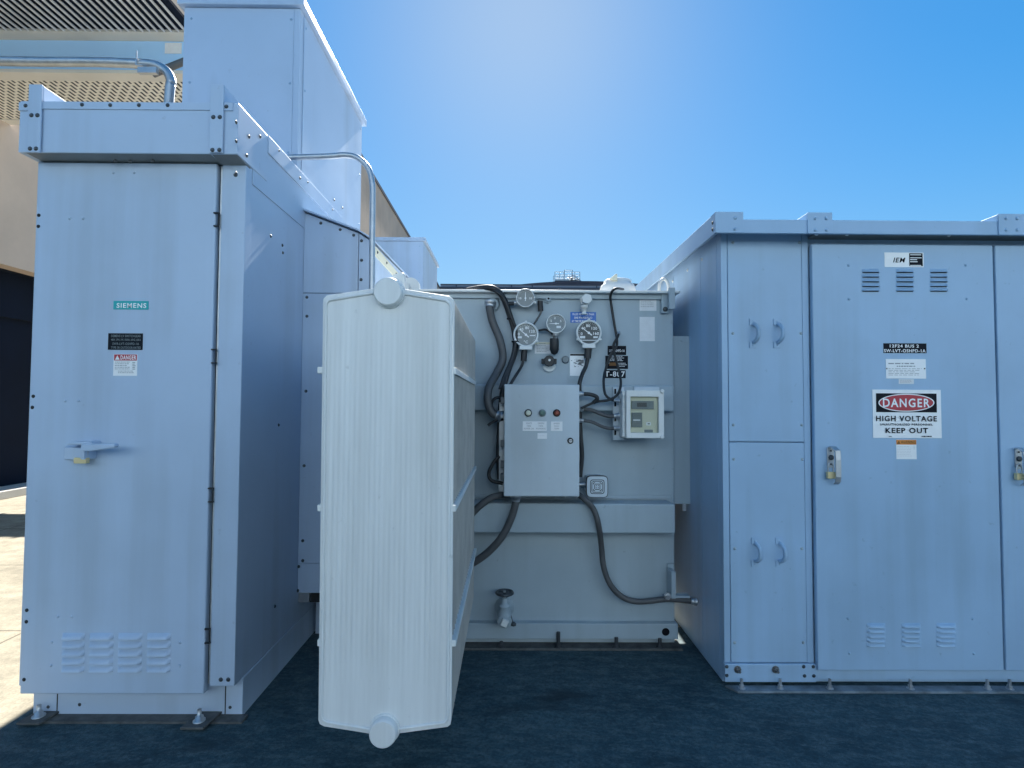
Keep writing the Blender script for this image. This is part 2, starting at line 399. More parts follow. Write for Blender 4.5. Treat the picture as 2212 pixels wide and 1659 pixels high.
# long tan building on the left, its wall runs away from the camera
XW = -7.24
HB = 13.3
b = thing('tan_building', (XW, 30, 0), 'long tan panelled building on the left, dark recessed lower storey', 'building')
mb = MB(); y = 3.0
while y < 55:
    y2 = min(y + 3.0, 55.9); mb.box(XW - 0.25, XW, y + 0.012, y2 - 0.012, 3.38, HB); y = y2
mb.build('wall_panel', 'tan_wall', b)
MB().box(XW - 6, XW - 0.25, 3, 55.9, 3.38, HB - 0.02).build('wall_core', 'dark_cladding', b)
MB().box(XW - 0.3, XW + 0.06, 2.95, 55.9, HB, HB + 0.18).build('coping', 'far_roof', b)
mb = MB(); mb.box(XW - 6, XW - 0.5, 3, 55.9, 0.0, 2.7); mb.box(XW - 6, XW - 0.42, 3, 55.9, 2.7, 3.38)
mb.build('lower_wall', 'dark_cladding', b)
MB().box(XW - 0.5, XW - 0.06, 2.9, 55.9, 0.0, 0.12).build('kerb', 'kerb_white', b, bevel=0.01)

# overhead canopy sticking out from the tan building: slotted soffit, blue fascia, slatted louvres above
ZS, YN, YF, XE = 5.43, 6.47, 7.70, -3.78
ZU = at(200, 88, YN).z
c = thing('louvred_canopy', (XW, YN, ZS), 'overhead canopy with slotted tan soffit, blue fascia and dark slatted louvres', 'canopy')
MB().box(XW, XE, YN + 0.02, YF, ZS, ZS + 0.05).build('soffit', 'slotted', c)
yb = at(200, 178, YN).y
MB().box(XW, XE, YN - 0.01, YN + 0.16, ZS - 0.012, ZS + 0.03).build('soffit_edge', 'tan_trim', c)
MB().box(XW, XE, YF - 0.12, YF + 0.02, ZS - 0.012, ZS + 0.06).build('soffit_back_edge', 'tan_trim', c)
fa = MB().box(XW, XE, YN, YN + 0.05, ZS + 0.03, ZU).build('fascia', 'blue_fascia', c)
MB().box(at(356, 92, YN - .01).x, at(392, 92, YN - .01).x, YN - 0.008, YN - 0.001, at(356, 115, YN - .01).z, at(356, 92, YN - .01).z).build('fascia_plate', 'paper', c)
MB().box(XW, XE, YN - 0.16, YN + 0.03, ZU, ZU + 0.10).build('edge_beam', 'tan_trim', c)
mb = MB(); x = XW + 0.04
while x < XE - 0.03:
    mb.box(x, x + 0.024, YN - 3.2, YN - 0.16, ZU + 0.005, ZU + 0.02); x += 0.085
mb.build('slats', 'slat', c)
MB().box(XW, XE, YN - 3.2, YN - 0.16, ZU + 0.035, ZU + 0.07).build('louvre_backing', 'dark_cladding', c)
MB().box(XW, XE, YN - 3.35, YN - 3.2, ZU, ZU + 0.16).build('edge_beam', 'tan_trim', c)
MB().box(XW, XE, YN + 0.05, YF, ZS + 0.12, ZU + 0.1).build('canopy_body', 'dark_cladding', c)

# unseen duct added behind the switchgear so its shadow band crosses the pale ground
br = thing('shadow_duct', (-4.7, 9.95, 2.85), 'added unseen duct behind the grey switchgear, casting the shadow band on the ground', 'duct')
MB().box(XW, -2.22, 9.7, 10.5, 2.85, 3.15).build('duct_body', 'paint_left', br, bevel=0.005)
for i in range(4):
    MB().box(XW + 0.9 + i * 1.25, XW + 0.95 + i * 1.25, 9.68, 10.52, 2.83, 3.17).build('joint_band', 'zinc', br)

# far wing of the building across the yard, with a railing on its roof
YW = 56.0
zr = at(1000, 612, YW).z; zp = at(1000, 621, YW).z
fw = thing('far_wing', (0, YW, 0), 'distant bluish building wing closing the yard behind the transformer', 'building')
MB().box(XW - 6, 60, YW, YW + 14, 0, zp).build('wall', 'far_wall', fw)
MB().box(XW - 6.02, 60.02, YW - 0.1, YW - 0.002, zp - 0.35, zp + 0.06).build('coping', 'far_roof', fw)
rl = thing('roof_railing', (0, YW, zp), 'thin dark roof railing along the distant building behind the transformer', 'railing')
MB().box(XW, 60, YW + 0.28, YW + 0.36, zr - 0.10, zr).build('top_rail', 'far_roof', rl)
MB().box(XW, 60, YW + 0.33, YW + 0.35, zp + 0.05, zr - 0.1).build('infill_panel', 'far_wall', rl)
for px in (985, 1026, 1029, 1105, 1150, 1290, 1380, 1450):
    x = at(px, 615, YW).x; MB().box(x - 0.05, x + 0.05, YW + 0.25, YW + 0.33, zp, zr - 0.1).build('post', 'far_roof', rl)
# low domed tank roof with a railed platform and stair
YD_ = 74.0; R_ = 15.0
dn = at(1268, 607.5, YD_ - R_)
ds = thing('storage_tank', (dn.x, YD_, 0), 'big dark round tank roof curving above the far railing', 'tank')
MB().lathe((dn.x, YD_, 0), (0, 0, 1), [(R_, 0), (R_, dn.z - .12), (R_ + .12, dn.z - .11), (R_ + .12, dn.z), (R_ * .5, dn.z + .03), (.1, dn.z + .05)], 96).build('tank_shell', 'far_roof', ds)
YD_ = YD_ - R_ + 1.6
pf = thing('roof_platform', (dn.x, YD_, dn.z), 'small railed steel platform with stair on the far domed roof', 'platform')
p0 = at(1197, 608, YD_); p1 = at(1250, 608, YD_); zt = at(1197, 592, YD_).z; zt2 = at(1220, 588, YD_).z
MB().box(p0.x, p1.x, YD_ - 1, YD_ + 1, p0.z - 0.12, p0.z).build('deck', 'zinc', pf)
for yy in (YD_ - 1, YD_ + 1):
    mb = MB()
    for z in (zt, zt - 0.33, zt - 0.66): mb.box(p0.x, p1.x, yy - 0.03, yy + 0.03, z - 0.03, z + 0.03)
    for t in (0, 0.18, 0.36, 0.68, 0.8, 1): xx = p0.x + (p1.x - p0.x) * t; mb.box(xx - 0.035, xx + 0.035, yy - 0.035, yy + 0.035, p0.z, zt)
    if yy > YD_: mb.build('guard_rail', 'zinc', pf)
    else: front_rail = mb
mb = front_rail
for xx in (p0.x + (p1.x - p0.x) * 0.38, p0.x + (p1.x - p0.x) * 0.7):
    mb.box(xx - 0.04, xx + 0.04, YD_ - 1.05, YD_ - 0.97, p0.z, zt2)
mb.box(p0.x + (p1.x - p0.x) * 0.38, p0.x + (p1.x - p0.x) * 0.7, YD_ - 1.05, YD_ - 0.97, zt2 - 0.05, zt2)
mb.build('guard_rail', 'zinc', pf)
mb = MB(); a_ = at(1236, 594, YD_ - 1.2); b_ = at(1262, 612, YD_ - 1.2)
mb.cyl(a_, b_, 0.06, 6); mb.cyl(a_ + Vector((-.45, 0, -.2)), b_ + Vector((-.45, 0, -.2)), 0.06, 6)
for t in range(7):
    q = a_.lerp(b_, t / 6) + Vector((-.22, 0, -.25)); mb.box(q.x - 0.3, q.x + 0.3, q.y - 0.2, q.y + 0.2, q.z - 0.03, q.z)
mb.build('stair', 'zinc', pf)

# ================================================================== LEFT SWITCHGEAR
YB = 2.51            # plinth front
YFr = 2.435          # frame and door front
YH = 2.34            # hood front
XL = at(41, 1485, YFr).x; XR = at(505, 1485, YFr).x
YEND = 11.5
z_und = at(490, 1483, YFr).z
z_sof = at(300, 331, YH).z; z_top = at(300, 220, YH).z
LS = thing('switchgear_cabinet', (XL, YB, 0), 'tall pale grey low voltage switchgear cabinet with one door and hooded roof', 'electrical cabinet')
mb = MB(); mb.box(XL, XR, YFr + 0.03, YEND, z_und, z_top - 0.03)
mb.build('body', 'paint_left', LS, bevel=0.003)
# front frame: left and right posts, head
xdl, xdr = at(82, 365, YFr).x, at(471, 365, YFr).x
zdt = at(300, 354, YFr).z; zdb = at(300, 1497, YFr).z
xdl = (xdl + at(55, 1490, YFr).x) / 2; xdr = (xdr + at(443, 1490, YFr).x) / 2
xf = at(480, 365, YFr).x
MB().box(xf, XR + 0.002, YFr, YFr + 0.06, z_und, zdt + 0.005).build('front_post', 'paint_left', LS, bevel=0.004)
MB().box(XL - 0.002, xdl - 0.004, YFr, YFr + 0.06, z_und, zdt + 0.005).build('front_post', 'paint_left', LS, bevel=0.004)
MB().box(xdr - 0.01, xf + 0.01, YFr + 0.028, YFr + 0.0301, z_und, zdt).build('door_seal', 'gasket', LS)
MB().box(xdr + 0.012, xdr + 0.026, YFr + 0.004, YFr + 0.027, z_und + 0.01, zdt - 0.01).build('hinge_rail', 'zinc', LS)
door = MB().box(xdl, xdr, YFr - 0.012, YFr + 0.026, zdb, zdt).build('door', 'paint_left', LS, bevel=0.006)
YD = YFr - 0.012
# louvres on the door: pressed hoods
def louvre(root, a, b_, c_, d_, Y, material, depth=0.012, name='louvre'):
    """one pressed louvre hood, open at the bottom"""
    x0, x1, z0, z1 = rect(a, b_, c_, d_, Y); n = 6; vs = []; fs = []; h = z1 - z0; mid = []
    e = min(0.018, (x1 - x0) * 0.15)
    xs = [x0, x0 + e * 0.5, x0 + e, x1 - e, x1 - e * 0.5, x1]; ds_ = [0, 0.75, 1, 1, 0.75, 0]
    for x, k in zip(xs, ds_):
        for j in range(n + 1):
            t = j / n; vs.append((x, Y - 0.0005 - depth * k * math.sin(t * PI / 2), z1 - h * t))
    m_ = n + 1
    for i in range(5):
        for j in range(n): fs.append((i * m_ + j, i * m_ + j + 1, (i + 1) * m_ + j + 1, (i + 1) * m_ + j))
    mb = MB(); mb.add(vs, fs, True)
    return mb
cols = [(135, 184), (194, 246), (256, 308), (318, 370)]
for ci, (a, b_) in enumerate(cols):
    mb = MB()
    for r in range(5):
        y0 = 1367 + r * 17.6; k = louvre(None, a - r * .3, y0, b_ - r * .3, y0 + 11.5, YD, None, 0.019); mb.add(k.v, k.f, True)
    mb.build('louvre_column', 'paint_left', LS)
    mb = MB()
    for r in range(5):
        y0 = 1367 + r * 17.6; put_rect(mb, a + 3, y0 + 11.0, b_ - 3, y0 + 13.0, YD - 0.0012)
    mb.build('louvre_slot', 'gasket', LS)
# door bolts
bolts_at(LS, YD, [(84, 465), (83, 489), (72, 856), (70, 880), (58, 1318), (57, 1343), (52, 1468)], r=0.0075, material='gasket')
bolts_at(LS, YD, [(151, 472), (180, 472), (141, 866), (170, 866), (125, 1332), (155, 1332), (112, 1387), (110, 1437), (389, 1388), (388, 1438), (245, 373), (290, 373)], r=0.0065, material='paint_left')
bolts_at(LS, YFr, [(477, 1468), (493, 1468), (509, 378)], r=0.009)
# hinges
for y0, y1, x in ((460, 488, 466), (755, 784, 461), (1055, 1084, 454), (1359, 1389, 447)):
    mb = MB()
    for yy in (y0, y1):
        p = at(x, yy, YD - 0.004); mb.box(p.x - 0.009, p.x + 0.014, p.y - 0.004, p.y + 0.006, p.z - 0.003, p.z + 0.003)
    p = at(x + 6, y0, YD + 0.004); q = at(x + 6, y1, YD + 0.004); mb.box(p.x - 0.0018, p.x + 0.0018, p.y - 0.003, p.y + 0.004, q.z, p.z)
    mb.build('hinge', 'gasket', LS)
# hood over the door
XHl, XHr = XL - 0.01, XR + 0.012
hood = MB().prism([(YH, z_sof), (YH, z_top), (YFr + 0.2, z_top), (YFr + 0.2, z_sof - 0.0)], 'x', XHl + 0.004, XHr - 0.004).build('hood', 'paint_left', LS, bevel=0.003)
MB().prism([(YH + 0.006, z_sof - 0.0005), (YFr + 0.035, z_sof - 0.0005), (YFr + 0.035, zdt + 0.006), (YFr + 0.0, zdt + 0.006)], 'x', xdl + 0.01, xf - 0.004).build('hood_soffit', 'soffit_shade', LS)
MB().prism([(YH + 0.006, z_sof - 0.0005), (YFr + 0.035, z_sof - 0.0005), (YFr + 0.035, zdt - 0.004), (YFr - 0.005, zdt - 0.004)], 'x', xf, XR + 0.006).build('corner_gusset', 'soffit_shade', LS, bevel=0.002)
x0, x1, z0, z1 = rect(88, 219, 456, 238, YH - 0.004)
MB().box(x0, x1, YH - 0.005, YH - 0.0002, z0, z1).build('cap_strip', 'paint_left', LS, bevel=0.001)
for a, b_ in ((41, 64), (482, 503)):
    x0, x1, z0, z1 = rect(a, 221, b_, 239, YH - 0.004)
    MB().box(x0, x1, YH - 0.005, YH - 0.0002, z0, z1).build('cap_strip', 'paint_left', LS, bevel=0.001)
for a, b_ in ((64, 87), (456, 481)):
    x0, x1, z0, z1 = rect(a, 183, b_, 330, YH - 0.01)
    MB().box(x0, x1, YH - 0.014, YH - 0.0055, z0, z1).build('splice_post', 'paint_left', LS, bevel=0.002)
    # the raised seam that the post closes off, running back along the roof
    MB().box(x0 + 0.004, x1, YH - 0.0053, YEND, z_top - 0.001, z1 - 0.003).build('roof_seam', 'paint_left', LS, bevel=0.002)
bolts_at(LS, YH - 0.006, [(55, 228), (177, 226), (238, 227), (300, 227), (362, 227), (489, 230)], r=0.008)
bolts_at(LS, YH - 0.014, [(68, 249), (81, 249), (65, 321), (78, 321), (461, 253), (475, 253), (459, 324), (474, 324)], r=0.009)
bolts_at(LS, YH + 0.05, [(249, 348), (281, 349), (330, 348)], r=0.008)
# side trim strips and bolts on the right side wall
MB().box(XR + 0.0005, XR + 0.012, YFr + 0.2, YEND, z_top - 0.085, z_top + 0.002).build('roof_trim', 'paint_left', LS, bevel=0.002)
MB().box(XR + 0.0003, XR + 0.005, YFr + 0.06, 3.9, z_top - 0.30, z_top - 0.0852).build('side_flashing', 'paint_left', LS, bevel=0.001)
for a, b_ in ((510, 305), (533, 336), (510, 374), (510, 264), (538, 295), (562, 295), (648, 385), (722, 432), (740, 449)):
    bolt(LS, atX(a, b_, XR + 0.013), '+x', r=0.008)
for y in (2.75, 3.15, 3.6, 4.1): bolt(LS, (XR + 0.013, y, z_top - 0.02), '+x', r=0.006)
for a, b_ in ((585, 510), (610, 530), (611, 546), (602, 918), (594, 1310), (594, 1612)):
    if b_ < 1400: bolt(LS, atX(a, b_, XR + 0.001), '+x', r=0.008)
# plinth with anchor plates
MB().box(XL, XR + 0.004, YB, YEND - 0.05, 0.0, z_und - 0.0005).build('plinth', 'paint_left', LS, bevel=0.004)
for px in (124, 562):
    x = at(px if px < 300 else 487, 1515, YB).x; MB().box(x - 0.002, x + 0.002, YB - 0.0015, YB, 0.002, z_und).build('plinth_joint', 'gasket', LS)
MB().box(XL + 0.02, XR + 0.03, YB - 0.06, YB - 0.001, 0.004, 0.014).build('base_angle', 'rusty_steel', LS)
for px, py in ((83, 1560), (430, 1570)):
    v = ray(px, py); t = -CAM.z / v.z; p = CAM + v * t
    mb = MB(); mb.add([(p.x - 0.055, p.y - 0.05, 0.016), (p.x + 0.045, p.y - 0.05, 0.016), (p.x + 0.07, p.y + 0.14, 0.016), (p.x - 0.03, p.y + 0.14, 0.016),
        (p.x - 0.055, p.y - 0.05, 0.026), (p.x + 0.045, p.y - 0.05, 0.026), (p.x + 0.07, p.y + 0.14, 0.026), (p.x - 0.03, p.y + 0.14, 0.026)],
        [(3, 2, 1, 0), (4, 5, 6, 7), (0, 1, 5, 4), (1, 2, 6, 5), (2, 3, 7, 6), (3, 0, 4, 7)])
    mb.build('anchor_plate', 'rusty_steel', LS, bevel=0.002)
    mb = MB(); mb.lathe((p.x, p.y, 0.026), (0, 0, 1), [(0.026, 0), (0.026, 0.004), (0.017, 0.0042), (0.017, 0.02), (0.009, 0.0205), (0.009, 0.05)], 12)
    mb.build('anchor_bolt', 'zinc', LS)
for p in (at(104, 1527, YB), at(497, 1528, YB), at(172, 1522, YB)): bolt(LS, p, '-y', r=0.007)
# door handle: shroud, lever
x0, x1, z0, z1 = rect(144, 964, 209, 992, YD)
mb = MB(); dp = 0.07
mb.add([(x0, YD, z0), (x1, YD, z0 + .004), (x1, YD, z1), (x0, YD, z1), (x0 + .005, YD - dp * .25, z0), (x1 - .002, YD - dp, z0 + .006), (x1 - .002, YD - dp, z1 - 0.004), (x0 + .005, YD - dp * .25, z1 - .001)],
       [(0, 1, 2, 3), (7, 6, 5, 4), (4, 5, 1, 0), (5, 6, 2, 1), (6, 7, 3, 2), (7, 4, 0, 3)])
mb.build('handle_shroud', 'paint_left', LS, bevel=0.002)
mb = MB(); q0 = at(196, 964, YD - dp - 0.012); q1 = at(252, 963, YD - dp - 0.012)
mb.prism([(q0.x - 0.03, q0.z + 0.011), (q0.x - 0.03, q0.z - 0.017), (q0.x + 0.01, q0.z - 0.02), (q1.x, q1.z - 0.007), (q1.x + 0.008, q1.z), (q1.x, q1.z + 0.01)], 'y', YD - dp - 0.03, YD - dp - 0.002)
mb.build('handle_lever', 'paint_left', LS, bevel=0.004)
mb = MB(); q = at(210, 956, YD); mb.prism([(q.x - 0.09, q.z - 0.008), (q.x - 0.085, q.z + 0.006), (q.x + 0.015, q.z + 0.01), (q.x + 0.02, q.z - 0.004)], 'y', YD - 0.055, YD - 0.001)
mb.build('handle_guard', 'paint_left', LS, bevel=0.003)
pl = thing('padlock', at(178, 1000, YD - 0.045), 'small brass padlock hanging under the lever of the left cabinet door', 'padlock')
x0, x1, z0, z1 = rect(163, 988, 190, 1001, YD - 0.05)
MB().box(x0, x1, YD - 0.062, YD - 0.038, z0, z1).build('lock_body', 'brass', pl, bevel=0.004)
MB().tube(smooth_pts([(x1 - .006, YD - 0.05, z0 + .01), (x1 - .004, YD - 0.05, z1 + .02), (x1 - .004, YD - 0.05, z1 + .045), (x1 - 0.012, YD - .05, z1 + .05)], 5), 0.0035, 8).build('shackle', 'zinc', pl)

# signs on the left door
def _siem(mb, Y): put_text(mb, 'SIEMENS', 252, 654.5, 316, 665.5, Y, 0.035)
sign('maker_sign', 'teal SIEMENS nameplate on the tall left cabinet door', 'sign', (246, 650, 321, 669), YD, 'teal_ink', [('lettering', 'white_plate', _siem)])
def _blk(mb, Y):
    for i, s in enumerate(('SIEMENS LV SWITCHGEAR', '480V, 3PH, 3W, 5000A, 60HZ, 65KA', 'SWR-LVT-OSHPD-1A', 'TYPE 3R OUTDOOR-RATED')):
        put_text(mb, s, 240 + (i == 2) * 3, 723 + i * 8.4, 304 - (i == 2) * 4, 728.6 + i * 8.4, Y, 0.01)
sign('engraved_plate', 'black engraved nameplate with four faint lines on the left cabinet door', 'sign', (235, 720, 308, 756), YD, 'black_plate', [('lettering', 'faded_ink', _blk)], 0.003)
def tri(mb, cx, y0, y1, hw, Y):
    a, b_, c_ = at(cx, y0, Y), at(cx - hw, y1, Y), at(cx + hw, y1, Y); mb.add([a, b_, c_], [(1, 2, 0)])
sign('danger_sticker', 'small white sticker with red DANGER header on the left cabinet door', 'sign', (246, 765, 296, 812), YD, 'white_plate', [
    ('header', 'red_ink', lambda mb, Y: put_rect(mb, 246.5, 765.5, 295.5, 779, Y)),
    ('lettering', 'white_plate', lambda mb, Y: (put_text(mb, 'DANGER', 260.5, 767.5, 294, 777, Y, 0.03), tri(mb, 253.5, 767.5, 777, 5, Y))),
    ('small_print', 'grey_ink', lambda mb, Y: (put_lines(mb, 248, 781.5, 284, 800, Y, 5), put_lines(mb, 286, 782, 293, 800, Y, 5, 0.5), put_lines(mb, 255, 801, 290, 808, Y, 2)))], 0.001)

# ------------------------------------------------------------------ housings on the switchgear roof
def roof_box(name, y0, y1, label):
    xa = at(393, 200, 3.03).x; xb = XR - 0.002; zt_ = 3.74
    r = thing(name, ((xa + xb) / 2, y0, z_top), label, 'metal housing', 'square housings on the switchgear roof')
    MB().box(xa, xb, y0, y1, z_top - 0.03, zt_ - 0.05).build('housing_body', 'paint_left', r, bevel=0.004)
    mb = MB(); mb.box(xa + 0.03, xb - 0.035, y0 - 0.006, y0 - 0.0005, z_top, zt_ - 0.06); mb.build('front_panel', 'paint_left', r, bevel=0.001)
    MB().box(xb + 0.0005, xb + 0.006, y0 + 0.05, y1 - 0.05, z_top, zt_ - 0.06).build('side_panel', 'paint_left', r, bevel=0.001)
    MB().box(xa - 0.025, xb + 0.03, y0 - 0.03, y1 + 0.03, zt_ - 0.05, zt_).build('lid', 'paint_left', r, bevel=0.004)
    for z in (z_top + 0.1, z_top + 0.5, zt_ - 0.12):
        for x in (xa + 0.045, xb - 0.05): bolt(r, (x, y0 - 0.007, z), '-y', r=0.007, material='paint_right')
        for y in (y0 + 0.07, y1 - 0.07): bolt(r, (xb + 0.007, y, z), '+x', r=0.007, material='paint_right')
    return r
roof_box('roof_housing', 3.03, 4.33, 'tall grey metal housing on the switchgear roof, nearest and largest')
roof_box('roof_housing', 7.5, 8.95, 'smaller looking grey metal housing farther back on the switchgear roof')

# ------------------------------------------------------------------ low voltage throat between switchgear and transformer
YT = 3.14; XT1 = at(798, 560, YT).x
zA, zB, zC = at(640, 458, YT).z, at(775, 502, YT).z, at(798, 518, YT).z
xA, xB = XR + 0.001, at(775, 520, YT).x
zTb = at(640, 1281, YT).z; zs1 = at(640, 633, YT).z; zs2 = at(640, 1217, YT).z
TH = thing('throat_enclosure', ((xA + XT1) / 2, YT, 0), 'grey bolted throat enclosure with sloped top between left switchgear and radiator', 'metal enclosure')
zCb = at(905, 622, XT1 and 4.9).z
mb = MB(); mb.add([(xA, YT + .02, zTb), (XT1, YT + .02, zTb), (XT1, YT + .02, zC), (xB, YT + .02, zB), (xA, YT + .02, zA),
                   (xA, 5.6, zTb), (XT1, 5.6, zTb), (XT1, 5.6, zC + .1), (xB, 5.6, zB + .1), (xA, 5.6, zA + .1)],
                  [(0, 1, 2, 3, 4), (9, 8, 7, 6, 5), (1, 6, 7, 2), (2, 7, 8, 3), (3, 8, 9, 4), (0, 5, 6, 1), (0, 4, 9, 5)])
mb.build('enclosure_body', 'paint_left', TH)
MB().prism([(xA, zs1 + .002), (xB - .002, zs1 + .002), (xB - .002, zB - .004), (xA, zA - .004)], 'y', YT, YT + 0.0195).build('upper_cover', 'paint_left', TH, bevel=0.002)
MB().prism([(xB + .001, zs1 - .6), (XT1, zs1 - .6), (XT1, zC - .004), (xB + .001, zB - .004)], 'y', YT + 0.001, YT + 0.0195).build('edge_flange', 'paint_left', TH, bevel=0.002)
MB().box(xA, xB - .002, YT + 0.001, YT + 0.0195, zs2 + .002, zs1 - .001).build('middle_cover', 'paint_left', TH, bevel=0.002)
MB().box(xA, XT1, YT + 0.002, YT + 0.0195, zTb, zs2 - .001).build('lower_cover', 'paint_left', TH, bevel=0.002)
mb = MB(); e = 0.035
mb.add([(xA, YT - e, zA + .003), (xB, YT - e, zB + .003), (XT1 + .02, YT - e, zC - .004), (XT1 + .02, 5.6, zC + .096), (xB, 5.6, zB + .103), (xA, 5.6, zA + .103),
        (xA, YT - e, zA + .012), (xB, YT - e, zB + .012), (XT1 + .02, YT - e, zC + .005), (XT1 + .02, 5.6, zC + .105), (xB, 5.6, zB + .112), (xA, 5.6, zA + .112)],
       [(0, 1, 7, 6), (1, 2, 8, 7), (2, 3, 9, 8), (6, 7, 10, 11), (7, 8, 9, 10), (0, 5, 4, 1), (1, 4, 3, 2), (3, 4, 10, 9), (4, 5, 11, 10)])
mb.build('drip_roof', 'paint_left', TH)
MB().box(XT1 + .0005, XT1 + .006, YT + .1, 5.6, zC - .06, zC - .005).build('side_flange', 'cream_plastic', TH)
bolts_at(TH, YT, [(646, 486), (645, 534), (644, 582), (643, 629), (776 + 5, 520), (781, 562), (780, 604), (693, 482), (735, 496), (764, 508)], r=0.0085)
bolts_at(TH, YT + .001, [(663, 642), (663, 683), (661, 845), (657, 1006), (654, 1168), (654, 1211), (645, 1224), (643, 1285 - 9)], r=0.0085)
for y in (3.3, 3.55, 3.85, 4.2, 4.6): bolt(TH, (XT1 + .007, y, zC - .03), '+x', r=0.009)
MB().box(xA + .0, xA + .06, YT + .02, YT + .08, zTb - .06, zTb - .001).build('support_lug', 'zinc', TH)
MB().box(xA + .02, XT1 - .1, YT + .25, 5.2, 0.0, zTb - .07).build('pedestal', 'paint_left', TH)
MB().box(xA, XT1, YT + .05, 5.5, zTb - .07, zTb - .001).build('base_frame', 'gasket', TH)

# ------------------------------------------------------------------ galvanised conduits
p = [at(628, 343, 3.03), at(700, 338, 3.03), at(745, 335, 3.03), at(772, 341, 3.03), at(795, 362, 3.03), at(804, 395, 3.03), at(805, 430, 3.03), at(804, 520, 3.03), at(803, 640, 3.03)]
p[0].x -= 0.25
cdt = thing('steel_conduit', p[-1], 'bent galvanised conduit dropping from the left switchgear roof behind the radiator', 'conduit')
p.append(Vector((p[-1].x, 3.03, 0.6)))
MB().tube(smooth_pts(p, 8), 0.0165, 14).build('pipe', 'zinc', cdt)
mb = MB(); mb.cyl(p[0] + Vector((.02, 0, 0)), p[0] + Vector((.08, 0, 0)), 0.023, 14); mb.build('coupling', 'zinc', cdt)
yc = 3.6
p = [at(-330, 128, yc), at(-120, 129, yc), at(60, 133, yc), at(200, 134, yc), at(290, 137, yc), at(335, 141, yc), at(360, 155, yc), at(370, 178, yc), at(366, 205, yc), at(358, 240, yc)]
p[-1].z = min(p[-1].z, z_top + 0.1); p.append(Vector((p[-1].x - .01, yc, z_top - 0.02)))
c2 = thing('steel_conduit', p[-1], 'thick galvanised conduit bending down onto the left switchgear roof', 'conduit')
MB().tube(smooth_pts(p, 8), 0.031, 16).build('pipe', 'zinc', c2)
q = at(312, 137, yc); mb = MB()
mb.box(q.x - .02, q.x + .02, yc - .05, yc + .05, q.z - .045, q.z - .038); mb.box(q.x - .03, q.x - .022, yc - .045, yc - .037, q.z - .04, q.z + .06)
mb.box(q.x - .005, q.x + .12, yc - .06, yc - .03, q.z - .10, q.z - .06); mb.build('strut_clamp', 'zinc', c2)
p = [at(330, 160, 4.6), at(360, 148, 4.6), at(400, 132, 4.6), at(500, 120, 4.6)]
tag(MB().tube(p, 0.03, 10).build('roof_pipe', 'flex_grey', None, loc=p[0]), 'short dark pipe sloping behind the thick conduit bend', 'pipe')

# ================================================================== SHADED GROUND, ADDED BOUNCE BUILDING
bw_ = thing('bounce_building', (0, -7.0, 0), 'added unseen pale building behind the camera, there to bounce sunlight forward', 'building')
MB().box(-16, 18, -14.0, -7.0, 2.4, 6.0).build('wall', 'bounce_cladding', bw_)  # unseen wall added to bounce sunlight onto the shaded fronts
MB().box(-16.1, 18.1, -14.1, -6.9, 6.0, 6.2).build('coping', 'far_roof', bw_)
MB().box(-16, 18, -13.9, -7.05, 0.0, 2.4).build('plinth', 'dark_cladding', bw_)  # dark foot of the added building, keeps bounce off the lower fronts
MB().add([(x_, y_, .004) for y_ in (-6.95, 1.95, 3.5) for x_ in (-7.1, -2.198, 14)], [(0, 1, 4, 3), (1, 2, 5, 4), (4, 5, 8, 7)]).build('shade_sheet', 'ground_shade')['kind'] = 'structure'  # dark sheet edged along the cabinet shadow, shade painted into the ground

# ================================================================== RADIATOR
RY0, RY1 = 1.86, 3.02
RD = thing('radiator', at(830, 1600, RY0), 'pale ribbed finned radiator standing in front of the transformer', 'radiator')
out = [(687, 1556), (690, 1565), (700, 1570), (800, 1586), (856, 1586), (967, 1571), (973, 1566), (975, 1556), (982, 655), (979, 646), (970, 639), (865, 623), (810, 622), (705, 638), (698, 645), (697, 655)]
pl2 = [at(a, b_, RY0) for a, b_ in out]; pl2 = [(p.x, p.z) for p in pl2]
cxr = sum(p[0] for p in pl2) / len(pl2); czr = sum(p[1] for p in pl2) / len(pl2)
NF = 26
for i in range(NF):
    y = RY0 + (RY1 - RY0) * i / (NF - 1)
    MB().prism(pl2, 'y', y, y + (0.013 if i == 0 else 0.009)).build('fin', 'paint_radiator' if i == 0 else 'shaded_fin', RD, bevel=0.003)
# pressed vertical flutes on the face of the front fin
xa, xb = at(706, 1100, RY0).x, at(964, 1100, RY0).x; zlo, zhi = at(830, 1500, RY0).z, at(830, 690, RY0).z
NX = 230; rows = [0, 0.05, 0.10, 0.16, 0.45, 0.8, 0.97, 1.0]; amp = [0.0, 0.0008, 0.0024, 0.0034, 0.0029, 0.0016, 0.0006, 0.0]; random.seed(5); fl = [random.uniform(0.35, 1.15) for _ in range(24)]
vs = []; fs = []
for j, t in enumerate(rows):
    for i in range(NX + 1):
        u = i / NX; ph = (u * 23) % 1.0
        bump_ = max(0.0, math.sin(PI * min(1, ph / 0.72))) ** 0.6 if ph < 0.72 else 0.0
        edge = 1 - 0.55 * abs(u - 0.5) * 2
        arch = zlo + (0.06 - 0.06 * (2 * u - 1) ** 2) * (1 - t)
        vs.append((xa + (xb - xa) * u, RY0 - 0.0004 - amp[j] * bump_ * fl[int(u * 22.999)], arch + (zhi - arch) * t))
for j in range(len(rows) - 1):
    for i in range(NX): a = j * (NX + 1) + i; fs.append((a, a + 1, a + NX + 2, a + NX + 1))
MB().add(vs, fs, True).build('fluted_face', 'paint_radiator', RD)
inset = [(p[0] + (cxr - p[0]) * 0.055, p[1] + (czr - p[1]) * 0.022) for p in pl2]
loop = [Vector((p[0], RY0 - 0.0015, p[1])) for p in inset]; loop.append(loop[0])
MB().tube(loop, 0.0055, 8).build('pressed_rim', 'paint_radiator', RD)
